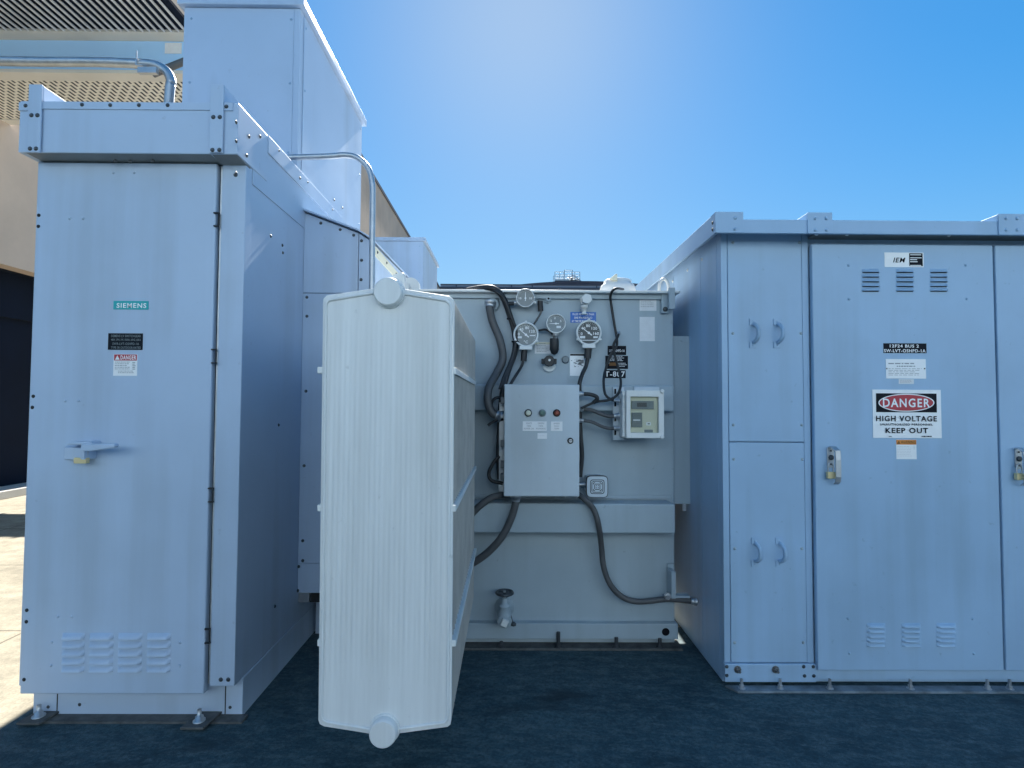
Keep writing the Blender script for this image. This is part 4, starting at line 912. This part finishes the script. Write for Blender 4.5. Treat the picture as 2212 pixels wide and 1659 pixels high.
# ---- meter box with clear window
YM = 3.02
mx = thing('meter_box', at(1390, 948, YM), 'pale plastic meter box with clear window and display on the right of the tank', 'meter box')
x0, x1, z0, z1 = rect(1346, 844, 1434, 946, YM)
MB().box(x0, x1, YM + .03, YM + .12, z0, z1).build('back_box', 'white_paint', mx, bevel=0.006)
wx0, wx1, wz0, wz1 = rect(1362, 857, 1423, 935, YM)
fx0, fx1, fz0, fz1 = rect(1353, 843, 1435, 947, YM)
mb = MB()
o_ = [(fx0, fz0), (fx1, fz0), (fx1, fz1), (fx0, fz1)]; i_ = [(wx0, wz0), (wx1, wz0), (wx1, wz1), (wx0, wz1)]
vs = [(p[0], YM, p[1]) for p in o_] + [(p[0], YM, p[1]) for p in i_] + [(p[0], YM + .0295, p[1]) for p in o_] + [(p[0], YM + .0295, p[1]) for p in i_]
fs = []
for k in range(4):
    k2 = (k + 1) % 4; fs += [(k, k2, 4 + k2, 4 + k), (8 + k, 12 + k, 12 + k2, 8 + k2), (k, 8 + k, 8 + k2, k2), (4 + k, 4 + k2, 12 + k2, 12 + k)]
mb.add(vs, fs); mb.build('window_frame', 'white_paint', mx, bevel=0.003)
MB().box(wx0 + .0005, wx1 - .0005, YM + .022, YM + .029, wz0 + .0005, wz1 - .0005).build('face_plate', 'cream_plastic', mx)
MB().box(wx0 + .0005, wx1 - .0005, YM + .004, YM + .006, wz0 + .0005, wz1 - .0005).build('window', 'glass', mx)
a0, a1, b0, b1 = rect(1364, 866, 1412, 884, YM + .02); dsp = MB().box(a0, a1, YM + .014, YM + .0218, b0, b1).build('display', 'grey_plastic', mx, bevel=0.002)
a0, a1, b0, b1 = rect(1376, 870, 1397, 879, YM + .013); MB().box(a0, a1, YM + .0125, YM + .0138, b0, b1).build('readout', 'flex_grey', dsp)
a0, a1, b0, b1 = rect(1364, 891, 1387, 923, YM + .02); kp = MB().box(a0, a1, YM + .015, YM + .0218, b0, b1).build('keypad', 'grey_plastic', mx, bevel=0.002)
for y0, y1, m_ in ((894, 900, 'teal_ink'), (906, 909, 'white_plate'), (913, 919, 'dial_pale')):
    a0, a1, b0, b1 = rect(1368, y0, 1383, y1, YM + .014); MB().box(a0, a1, YM + .013, YM + .0148, b0, b1).build('key', 'dial_pale' if m_ == 'teal_ink' else m_, kp)
a0, a1, b0, b1 = rect(1396, 912, 1406, 919, YM + .02); MB().box(a0, a1, YM + .019, YM + .0218, b0, b1).build('port', 'white_plate', mx)
a0, a1, b0, b1 = rect(1399, 914.5, 1403.5, 916.5, YM + .02); MB().box(a0, a1, YM + .0182, YM + .0189, b0, b1).build('port_hole', 'ink', mx)
a0, a1, b0, b1 = rect(1392, 928, 1410, 934, YM + .02); MB().box(a0, a1, YM + .017, YM + .0218, b0, b1).build('badge', 'grey_plastic', mx)
for a, b_ in ((1430, 845), (1430, 944)): q = at(a, b_, YM); mb = MB(); mb.lathe((q.x, YM - .0003, q.z), (0, -1, 0), [(.012, 0), (.012, .006), (.008, .009)], 12); mb.build('latch', 'white_paint', mx)
hx0, hx1, hz0, hz1 = rect(1344.5, 850, 1350, 942, YM)
mb = MB(); z = hz0
while z < hz1 - .01: mb.lathe(((hx0 + hx1) / 2, YM + .012, z), (0, 0, 1), [(.007, 0), (.007, .014)], 8); z += .0205
mb.build('hinge', 'white_paint', mx)
x0, x1, z0, z1 = rect(1325, 836, 1349, 951, TY - .1)
MB().box(x0, x1, TY - .095, TY - .0705, z0, z1).build('mounting_plate', 'paint_box', mx, bevel=0.002)
for y in (844, 871, 903, 933): a0, a1, b0, b1 = rect(1327, y - 4, 1331, y + 7, TY - .096); MB().box(a0, a1, TY - .0962, TY - .0952, b0, b1).build('strut_slot', 'ink', mx)
x0, x1, z0, z1 = rect(1370, 836, 1425, 843, TY - .09); MB().box(x0, x1, TY - .085, TY - .0705, z0 - .02, z1).build('mounting_strut', 'paint_box', mx, bevel=0.002)

# ---- square sounder
YS = 3.1
x0, x1, z0, z1 = rect(1266.5, 1029, 1313.5, 1073.5, YS)
hn = thing('sounder', ((x0 + x1) / 2, YS, z0), 'square grey alarm sounder with concentric grille beside the control box', 'alarm horn')
def rsq(cx_, cz_, h, e=.1, n=10):
    pts = []
    for k in range(4 * n):
        a = 2 * PI * k / (4 * n); ca, sa = math.cos(a), math.sin(a); p_ = 0.32
        pts.append((cx_ + h * math.copysign(abs(ca) ** p_, ca), cz_ + h * math.copysign(abs(sa) ** p_, sa)))
    return pts
hc = ((x0 + x1) / 2, (z0 + z1) / 2); hh_ = (x1 - x0) / 2
MB().prism(rsq(*hc, hh_ * .85), 'y', YS + .02, TY - .001).build('horn_body', 'paint_box', hn)
MB().prism(rsq(*hc, hh_), 'y', YS, YS + .0195).build('face_rim', 'rubber', hn)
MB().prism(rsq(*hc, hh_ * .94), 'y', YS - .004, YS - .0002).build('face', 'paint_box', hn)
for k, f in enumerate((.66, .53, .40, .27, .14)):
    mb = MB(); A = rsq(*hc, hh_ * f); B = rsq(*hc, hh_ * (f - .055)); n = len(A)
    vs = [(p[0], YS - .0046, p[1]) for p in A] + [(p[0], YS - .0046, p[1]) for p in B]
    mb.add(vs, [(i, (i + 1) % n, n + (i + 1) % n, n + i) for i in range(n) if i % 10 not in ((4, 5) if k % 2 else (9, 0)) or k == 0]); mb.build('grille_slot', 'ink', hn)
q = at(1253, 1047, YS + .06); mb = MB(); mb.cyl((q.x - .03, YS + .07, q.z), (x0 + .012, YS + .07, q.z), .013, 12); mb.build('nipple', 'zinc', hn)

# ---- labels and plates on the tank
def _blue(mb, Y): t3(mb, [('FILLED WITH LESS THAN', .92), ('ONE PPM PCB FLUID', .78), ('AT TIME OF MANUFACTURE', 1)], 1235, 1285, 676.5, 699, Y, .02)
sign('pcb_label', 'blue label with white lettering partly behind the black dial gauge', 'label', (1232, 674, 1287.5, 697.5), TY, 'blue_ink', [('lettering', 'white_plate', _blue)], .0015)
sign('paper_label', 'pale paper label under the pressure gauge, pale band on top', 'label', (1155, 738.5, 1189.5, 764), TY, 'paper', [('header', 'cream_plastic', lambda mb, Y: put_rect(mb, 1155.5, 739, 1189, 744, Y)), ('small_print', 'grey_ink', lambda mb, Y: (put_lines(mb, 1165, 741, 1180, 743, Y + .0001, 1, .8), put_lines(mb, 1159, 746, 1187, 762, Y, 5)))], .001)
def stain(mb, Y):
    random.seed(3)
    for k in range(26):
        x = random.uniform(1233, 1258); y = 775 + abs(random.gauss(0, 8)); s = random.uniform(1, 4); put_rect(mb, x, y, min(1261, x + s * 1.6), y + s * .8, Y)
sign('rating_plate', 'worn white rating plate with dark smudges below the black dial gauge', 'sign', (1226.5, 762, 1265.5, 824), TY, 'paint_tank', [('plate_face', 'white_plate', lambda mb, Y: put_rect(mb, 1231, 764, 1262, 812, Y)), ('header', 'black_plate', lambda mb, Y: put_rect(mb, 1231.5, 764.5, 1262, 768.5, Y)), ('small_print', 'grey_ink', lambda mb, Y: stain(mb, Y))], .003)
sign('tank_plate', 'upper black plate reading LVT-OSHPD-1A crossed by cables', 'sign', (1312.5, 747, 1352.5, 767), TY, 'black_plate', [('lettering', 'white_plate', lambda mb, Y: put_text(mb, 'LVT-OSHPD-1A', 1316, 754.5, 1349.5, 760.5, Y, .02))], .0015)
sign('tank_plate', 'middle black plate with fine print, largest of the stacked black plates', 'sign', (1307.5, 768.5, 1356.5, 797), TY, 'black_plate', [('lettering', 'paper', lambda mb, Y: (put_lines(mb, 1317, 770, 1352, 781, Y, 4, .5), put_lines(mb, 1333, 784, 1354, 794, Y, 3, .4))), ('logo', 'brown_ink', lambda mb, Y: put_rect(mb, 1316, 783, 1331, 790, Y))], .0015)
sign('unit_number_sign', 'black plate reading T-807 in large white characters', 'sign', (1305, 799.5, 1351.5, 817), TY, 'black_plate', [('lettering', 'white_plate', lambda mb, Y: put_text(mb, 'T-807', 1306.5, 802, 1350, 814, Y, .02))], .0015)
sign('paper_notice', 'smaller wide white paper notice near the tank top right corner', 'notice', (1381.5, 645, 1418, 671.5), TY, 'paper', [('small_print', 'grey_ink', lambda mb, Y: put_lines(mb, 1384, 650, 1415, 666, Y, 4, .25))], .001)
sign('paper_notice', 'taller pale paper notice below the small one on the tank', 'notice', (1381.5, 684.5, 1414.5, 737), TY, 'paper', [('small_print', 'slat', lambda mb, Y: put_lines(mb, 1384, 689, 1411, 732, Y, 10, .14))], .001)

# ---- throat between the transformer and the right switchgear
YR = 2.78
XRL = at(1561, 900, YR).x
x0, _, z0, z1 = rect(1459, 726, 1498, 1089, 3.28)
tv = thing('side_throat', ((x0 + XRL) / 2, 3.28, z0), 'narrow grey throat box joining transformer tank and right switchgear', 'metal enclosure')
MB().box(XTR + .004, at(1499, 900, 3.28).x, 3.28, 4.3, z0, z1).build('throat_body', 'paint_tank', tv, bevel=0.003)
MB().box(at(1500, 900, 3.28).x, XRL - .001, 3.255, 4.34, z0 - .06, z1 + .07).build('throat_flange', 'paint_right', tv, bevel=0.002)
for yy in (745, 850, 1000, 1080): q = at(1500, yy, 3.28); bolt(tv, (q.x - .004, 3.268, q.z), '-x', r=0.009, material='zinc')
q = at(1478, 1093, 3.28); MB().prism([(q.x - .012, q.z - .03), (q.x + .012, q.z - .03), (q.x + .012, q.z + .012), (q.x - .012, q.z + .012)], 'y', 3.275, 3.2795).build('ground_tab', 'zinc', tv, bevel=0.002)
q = at(1478, 737, 3.28); MB().box(q.x - .018, q.x + .018, 3.272, 3.2795, q.z - .004, q.z + .006).build('lift_slot', 'paint_tank', tv)

# ================================================================== RIGHT SWITCHGEAR
YFa = 2.66; YDo = 2.755; XRE = 5.6; YRE = 5.2
zf0, zf1 = at(1700, 503.5, YFa).z, at(1700, 474, YFa).z; zc1 = at(1575, 458, YFa).z
zbt = at(1650, 1432, YR).z
RS = thing('switchgear_cabinet', ((XRL + XRE) / 2, YR, 0), 'low grey medium voltage switchgear line on the right with vented doors', 'electrical cabinet')
MB().box(XRL, XRE, YR + .03, YRE, .012, zf1 - .02).build('body', 'paint_right', RS, bevel=0.003)
XFL = at(1546, 490, YFa).x
MB().box(XFL + .004, XRE + .05, YFa + .003, YFa + .02, zf0, zf1).build('roof_fascia', 'paint_right', RS, bevel=0.002)
MB().box(XFL, XFL + .015, YFa + .02, YRE + .05, zf0, zf1).build('side_fascia', 'paint_right', RS, bevel=0.002)
MB().box(XFL + .015, XRE + .05, YFa + .0205, YRE + .05, zf1 - .018, zf1 - .002).build('roof', 'paint_right', RS)
for a, b_, nm in ((1546, 1605, 0), (1744, 1797, 1), (2156, 2215, 2)):
    x0 = at(a, 480, YFa).x; x1 = at(b_, 480, YFa).x
    MB().box(x0 - (.003 if nm == 0 else 0), x1, YFa - .004, YFa + .0025, zf0 - .001, zc1).build('splice_cap', 'paint_right', RS, bevel=0.001)
    MB().box(x0 + (.0 if nm == 0 else 0), x1, YFa + .0026, YRE + .05, zf1 - .0015, zc1 - .002).build('roof_seam', 'paint_right', RS, bevel=0.002)
    cx0 = (a + b_) / 2
    pts = ((b_ - 17, 471), (b_ - 17, 495)) if nm == 0 else ((a + 17, 472), (a + 41, 472), (a + 17, 497), (a + 41, 497))
    bolts_at(RS, YFa - .004, pts, r=.0085, material='paint_right')
MB().box(XFL - .003, XFL - .0003, YFa, YFa + .06, zf0 - .001, zc1 - .003).build('corner_cap', 'paint_right', RS)
for z in (zf0 + .025, zf1 - .01): bolt(RS, (XFL - .003, YFa + .03, z), '-x', r=.009, material='rusty_steel')
# header recess above the doors, front posts, cover panels
xp = [at(1575.5, 960, YR).x, at(1737, 960, YR).x, at(1757, 960, YR).x]
xd0, xd1 = at(1760, 960, YDo).x, at(2156, 960, YDo).x; xe0 = at(2161, 960, YDo).x
MB().box(XRL - .001, xp[0] - .002, YR + .002, YR + .0298, zbt, zf0 + .06).build('corner_post', 'paint_right', RS, bevel=0.003)
zm = at(1650, 955, YR).z
cov = []
for nm, za, zb_ in (('upper_cover', zm + .002, zf0 + .06), ('lower_cover', zbt + .003, zm - .002)):
    cov.append(MB().box(xp[0], xp[1], YR, YR + .0295, za, zb_).build(nm, 'paint_right', RS, bevel=0.003))
MB().box(xp[1] + .002, xp[2] - .012, YR + .002, YR + .0298, zbt, zf0 + .06).build('centre_post', 'paint_right', RS, bevel=0.003)
MB().box(xp[2] - .008, xd0 - .004, YR + .008, YR + .0298, zbt, zf0 + .06).build('centre_post', 'paint_right', RS, bevel=0.002)
bolts_at(RS, YR, [(1583, 524), (1727, 524), (1583, 720), (1730, 720), (1584, 918), (1732, 918), (1585, 992), (1733, 992), (1587, 1185), (1732, 1185), (1587, 1388), (1735, 1388)], r=.0075, material='paint_tank')
def pull(a, y0, y1):
    p0 = at(a - 2, y0 + 6, YR); p1 = at(a - 2, y1 - 6, YR); o = []
    mb = MB()
    for p_ in (p0, p1): mb.box(p_.x - .02, p_.x + .016, YR - .006, YR - .0003, p_.z - .016, p_.z + .016)
    for p_ in (p0, p1): mb.lathe((p_.x - .002, YR - .004, p_.z), (0, -1, 0), [(.006, 0), (.006, .003), (.003, .005)], 8)
    m_ = (p0 + p1) / 2; dz = (p0.z - p1.z) / 2 - .012
    S = smooth_pts([(p0.x, YR - .004, p0.z - .012), (p0.x + .003, YR - .022, p0.z - .018), (m_.x + .008, YR - .04, m_.z + dz * .4), (m_.x + .008, YR - .04, m_.z - dz * .4), (p1.x + .003, YR - .022, p1.z + .018), (p1.x, YR - .004, p1.z + .012)], 6)
    mb.tube(S, .0098, 10); return mb
for a, y0, y1 in ((1629, 690, 751), (1681, 690, 751), (1633, 1162, 1223), (1686, 1162, 1223)):
    pull(a, y0, y1).build('pull_handle', 'paint_right', RS)
# doors
zdt2 = at(1950, 528, YDo).z; zdb2 = at(1950, 1449, YDo).z
xd2 = xe0 + (xd1 - xd0)
for k, (xa_, xb_) in enumerate(((xd0, xd1), (xe0, xd2), (xd2 + .012, XRE - .01))):
    MB().box(xa_, xb_, YDo, YDo + .03, zdb2, zdt2).build('door', 'paint_right', RS, bevel=0.005)
    MB().box(xb_ - .004, xb_ + .012, YDo + .034, YDo + .0548, zbt, zdt2 - .002).build('door_seal', 'gasket', RS)
MB().box(xd0 - .006, XRE, YR + .02, YR + .0299, zdt2 + .002, zf0 + .06).build('header', 'paint_right', RS)
MB().box(xd0 - .002, XRE + .04, YFa + .021, YR + .019, zf0 + .012, zf0 + .02).build('soffit', 'soffit_shade', RS)
for a in (1830, 1764, 2050): q = at(a, 516, YFa + .06); bolt(RS, (q.x, YFa + .06, zf0 + .012), '-z', r=.008, material='white_paint')
for cols_, y0, dy, hh2, n in ((((1861, 1900), (1935, 1974), (2008, 2047)), 581, 10.1, 7.6, 5), (((1872, 1913), (1947, 1989), (2022, 2065)), 1346, 10.3, 8.0, 5)):
    for a, b_ in cols_:
        mb = MB(); ms = MB()
        for r_ in range(n):
            k = louvre(None, a, y0 + r_ * dy, b_, y0 + r_ * dy + hh2, YDo, None, .016); mb.add(k.v, k.f, True)
            put_rect(ms, a + 2, y0 + r_ * dy + hh2 - .6, b_ - 2, y0 + r_ * dy + hh2 + 1.3, YDo - .001)
        mb.build('louvre_column', 'paint_right', RS); ms.build('louvre_slot', 'gasket', RS)
bolts_at(RS, YDo, [(1833, 573), (1834, 646), (2086, 573), (2088, 646), (1832, 1336), (1835, 1411), (2101, 1337), (2104, 1412)], r=.007, material='paint_right')
def latch(a, y0, label):
    dx = a - 1785
    pb = at(1793 + dx, y0 + 24, YDo); L = thing('door_latch', pb, label, 'door handle', 'chrome latches on the right switchgear')
    h = .055; wv = .018
    poly = [(pb.x + wv * math.cos(t), pb.z + (h - wv if math.sin(t) > 0 else -(h - wv)) + wv * math.sin(t)) for t in [2 * PI * k / 24 for k in range(24)]]
    MB().prism(poly, 'y', YDo - .007, YDo - .0003).build('back_plate', 'zinc', L, bevel=0.002)
    mb = MB(); mb.lathe((pb.x, YDo - .0072, pb.z - .002), (0, -1, 0), [(.013, 0), (.013, .006), (.009, .008)], 16); mb.build('lock_cylinder', 'dark_steel', L)
    for dz in (.032, -.036): mb = MB(); mb.lathe((pb.x, YDo - .0072, pb.z + dz), (0, -1, 0), [(.005, 0), (.005, .003)], 10); mb.build('screw', 'dark_steel', L)
    g0 = at(1808 + dx, y0 + 4, YDo - .04); g1 = at(1808 + dx, y0 + 84, YDo - .04); gz0, gz1 = g1.z, g0.z
    mb = MB(); prof_ = []
    N = 14; hw = .0135
    path = [(YDo - .008, gz1 + .004), (YDo - .03, gz1 + .006), (YDo - .048, gz1 - .014), (YDo - .052, gz1 - .06), (YDo - .052, gz0 + .04), (YDo - .046, gz0 + .014), (YDo - .03, gz0)]
    vs = []; fs = []
    for i, (yy, zz) in enumerate(path):
        for sx in (-hw, hw):
            for t_ in (0, .007): vs.append((g0.x + sx - (.012 if i < 2 else 0), yy + (t_ if i > 1 else 0), zz - (t_ if i <= 2 else 0)))
    for i in range(len(path) - 1):
        a_ = i * 4; b2 = a_ + 4; fs += [(a_, a_ + 2, b2 + 2, b2), (a_ + 1, b2 + 1, b2 + 3, a_ + 3), (a_, b2, b2 + 1, a_ + 1), (a_ + 2, a_ + 3, b2 + 3, b2 + 2)]
    fs += [(0, 1, 3, 2), (len(vs) - 4, len(vs) - 2, len(vs) - 1, len(vs) - 3)]
    mb.add(vs, fs); mb.build('lever', 'zinc', L, bevel=0.002)
    return L
def hang_lock(a, y0, label):
    q = at(a, y0, YDo - .02); L = thing('padlock', q, label, 'padlock', 'brass padlocks on the right switchgear latches')
    MB().box(q.x - .02, q.x + .02, YDo - .032, YDo - .012, q.z - .034, q.z).build('lock_body', 'brass', L, bevel=0.003)
    MB().tube(smooth_pts([(q.x - .013, YDo - .022, q.z - .002), (q.x - .013, YDo - .022, q.z + .03), (q.x, YDo - .022, q.z + .046), (q.x + .013, YDo - .022, q.z + .03), (q.x + .013, YDo - .022, q.z - .002)], 5), .0038, 8).build('shackle', 'zinc', L)
latch(1785, 963, 'chrome door latch on the DANGER sign door of the right switchgear'); hang_lock(1794, 1019, 'brass padlock hanging on the latch of the DANGER sign door')
latch(2190, 966, 'chrome door latch cut by the right edge of the photo'); hang_lock(2201, 1022, 'brass padlock at the right edge of the photo')
# base channel, bottom flange, bolts
MB().box(XRL - .004, xd0 - .002, YR - .012, YR + .02, .03, zbt - .001).build('base_channel', 'paint_right', RS, bevel=0.003)
MB().box(xd0 - .0015, XRE, YR + .012, YR + .0295, .03, zdb2 + .02).build('base_channel', 'paint_right', RS, bevel=0.003)
x0 = XRL - .004
MB().prism([(x0, YR - .0115), (x0 + .04, YR - .07), (XRE, YR - .07), (XRE, YR - .0115)], 'z',   .0045, .016).build('base_flange', 'dirty_paint', RS, bevel=0.002)
bolts_at(RS, YR - .012, [(1570, 1440), (1570, 1459), (1736, 1440), (1738, 1460), (1757, 1440), (1758, 1460)], r=.0085)
for a in (1593, 1675): q = at(a, 1446, YR - .012); mb = MB(); mb.lathe((q.x, YR - .0122, q.z), (0, -1, 0), [(.019, 0), (.019, .003), (.012, .0035), (.012, .016), (.007, .0165), (.007, .03)], 8, smooth=False); mb.build('anchor_bolt', 'bolt_steel', RS)
for a in (1602, 1685, 1792, 1966, 2132, 2180): q = at(a, 1474, YR - .04); mb = MB(); mb.lathe((q.x, YR - .042, .016), (0, 0, 1), [(.018, 0), (.018, .003), (.012, .0035), (.012, .016), (.0075, .0165), (.0075, .045)], 8, smooth=False); mb.build('anchor_bolt', 'zinc', RS)
# left wall seams
q = atX(1514, 700, XRL); MB().box(XRL - .0025, XRL - .0003, q.y, q.y + .5, .1, zf0).build('side_panel', 'paint_right', RS, bevel=0.001)
MB().box(XRL - .0025, XRL - .0003, YR + .06, q.y - .006, .1, zf0).build('side_panel', 'paint_right', RS, bevel=0.001)
MB().box(XRL - .0025, XRL - .0003, q.y + .506, YRE - .02, .1, zf0).build('side_panel', 'paint_right', RS, bevel=0.001)
for y in (3.05, 3.3, 3.6, 3.95, 4.3): bolt(RS, (XRL - .003, y, zf0 - .03), '-x', r=.009, material='white_paint')

# signs on the right door
def _iem(mb, Y): put_text(mb, 'IEM', 1929, 556.5, 1956, 567, Y, .03, .25)
sign('maker_sign', 'white and navy IEM nameplate above the vents on the right switchgear door', 'sign', (1910, 545.5, 1995, 577.5), YDo, 'white_plate', [('lettering', 'ink', _iem), ('navy_panel', 'black_plate', lambda mb, Y: put_rect(mb, 1964, 547, 1993.5, 575, Y)), ('small_print', 'white_plate', lambda mb, Y: [put_rect(mb, 1966, y_, 1966 + l_, y_ + 1.8, Y) for y_, l_ in ((549.5, 24), (556, 25), (560, 15), (564.5, 16), (572.5, 24))])])
sign('bus_sign', 'black plate reading 12F24 BUS 2 SW-LVT-OSHPD-1A on the right door', 'sign', (1908, 741.5, 2001, 763), YDo, 'black_plate', [('lettering', 'white_plate', lambda mb, Y: (put_text(mb, '12F24 BUS 2', 1922, 744, 1985, 751, Y, .025), put_text(mb, 'SW-LVT-OSHPD-1A', 1909.5, 754, 1999.5, 761.5, Y, .025)))])
sign('data_plate', 'white data plate with fine print above the DANGER HIGH VOLTAGE sign', 'sign', (1913, 775.5, 2000, 818), YDo, 'white_plate', [('small_print', 'grey_ink', lambda mb, Y: (put_lines(mb, 1919, 784, 1996, 788, Y, 1, .6), put_lines(mb, 1937, 790, 1978, 794, Y, 1, .6), put_lines(mb, 1919, 796, 1994, 813, Y, 5, .3))), ('screw', 'ink', lambda mb, Y: (put_rect(mb, 1914.5, 795, 1917, 797.5, Y), put_rect(mb, 1996, 795, 1999, 797.5, Y)))])
sign('data_plate', 'tiny white tag tucked under the data plate on the right door', 'label', (1941, 819, 1974, 829.5), YDo, 'paper', [('small_print', 'grey_ink', lambda mb, Y: put_lines(mb, 1944, 821, 1971, 828, Y, 3, .3))], .001)
def ell(mb, Y, cx_, cy_, rx, ry, n=48):
    vs = [at(cx_ + rx * math.cos(2 * PI * k / n), cy_ - ry * math.sin(2 * PI * k / n), Y) for k in range(n)]; mb.add(vs, [tuple(range(n))])
def frame_(mb, Y):
    put_text(mb, 'HIGH VOLTAGE', 1892.5, 898, 2024, 910.5, Y, .045); put_text(mb, 'UNAUTHORIZED PERSONNEL', 1901, 914.5, 2015, 919.5, Y, .03); put_text(mb, 'KEEP OUT', 1913, 924, 2005, 936, Y, .045)
sg = sign('danger_sign', 'white sign with red oval DANGER HIGH VOLTAGE KEEP OUT on the right door', 'sign', (1883.5, 841.5, 2033.5, 946.5), YDo, 'white_plate', [
    ('black_field', 'black_plate', lambda mb, Y: put_rect(mb, 1892, 849.5, 2024, 891, Y)),
    ('oval_border', 'white_plate', lambda mb, Y: ell(mb, Y, 1958, 870, 60.5, 19.3)),
    ('red_oval', 'red_ink', lambda mb, Y: ell(mb, Y, 1958, 870, 58, 17.3)),
    ('danger_lettering', 'white_plate', lambda mb, Y: put_text(mb, 'DANGER', 1907, 860.5, 2009, 880, Y, .05)),
    ('lettering', 'ink', frame_),
    ('small_print', 'ink', lambda mb, Y: (put_lines(mb, 1991, 941.5, 2013, 944.5, Y, 1, .8), put_lines(mb, 1920, 942, 1928, 944, Y, 1, .8)))], .003)
sign('warning_sticker', 'small orange headed WARNING sticker below the DANGER HIGH VOLTAGE sign', 'sign', (1935.5, 949.5, 1980, 992), YDo, 'white_plate', [
    ('header', 'orange_ink', lambda mb, Y: put_rect(mb, 1936, 950, 1979.5, 960.5, Y)),
    ('lettering', 'brown_ink', lambda mb, Y: (put_text(mb, 'WARNING', 1946, 952, 1978, 959, Y, .03), tri(mb, 1941.5, 952, 959.5, 4, Y))),
    ('small_print', 'slat', lambda mb, Y: (put_lines(mb, 1938, 964, 1972, 988, Y, 7, .25), put_lines(mb, 1973, 963, 1978, 972, Y, 3, .5)))], .001)
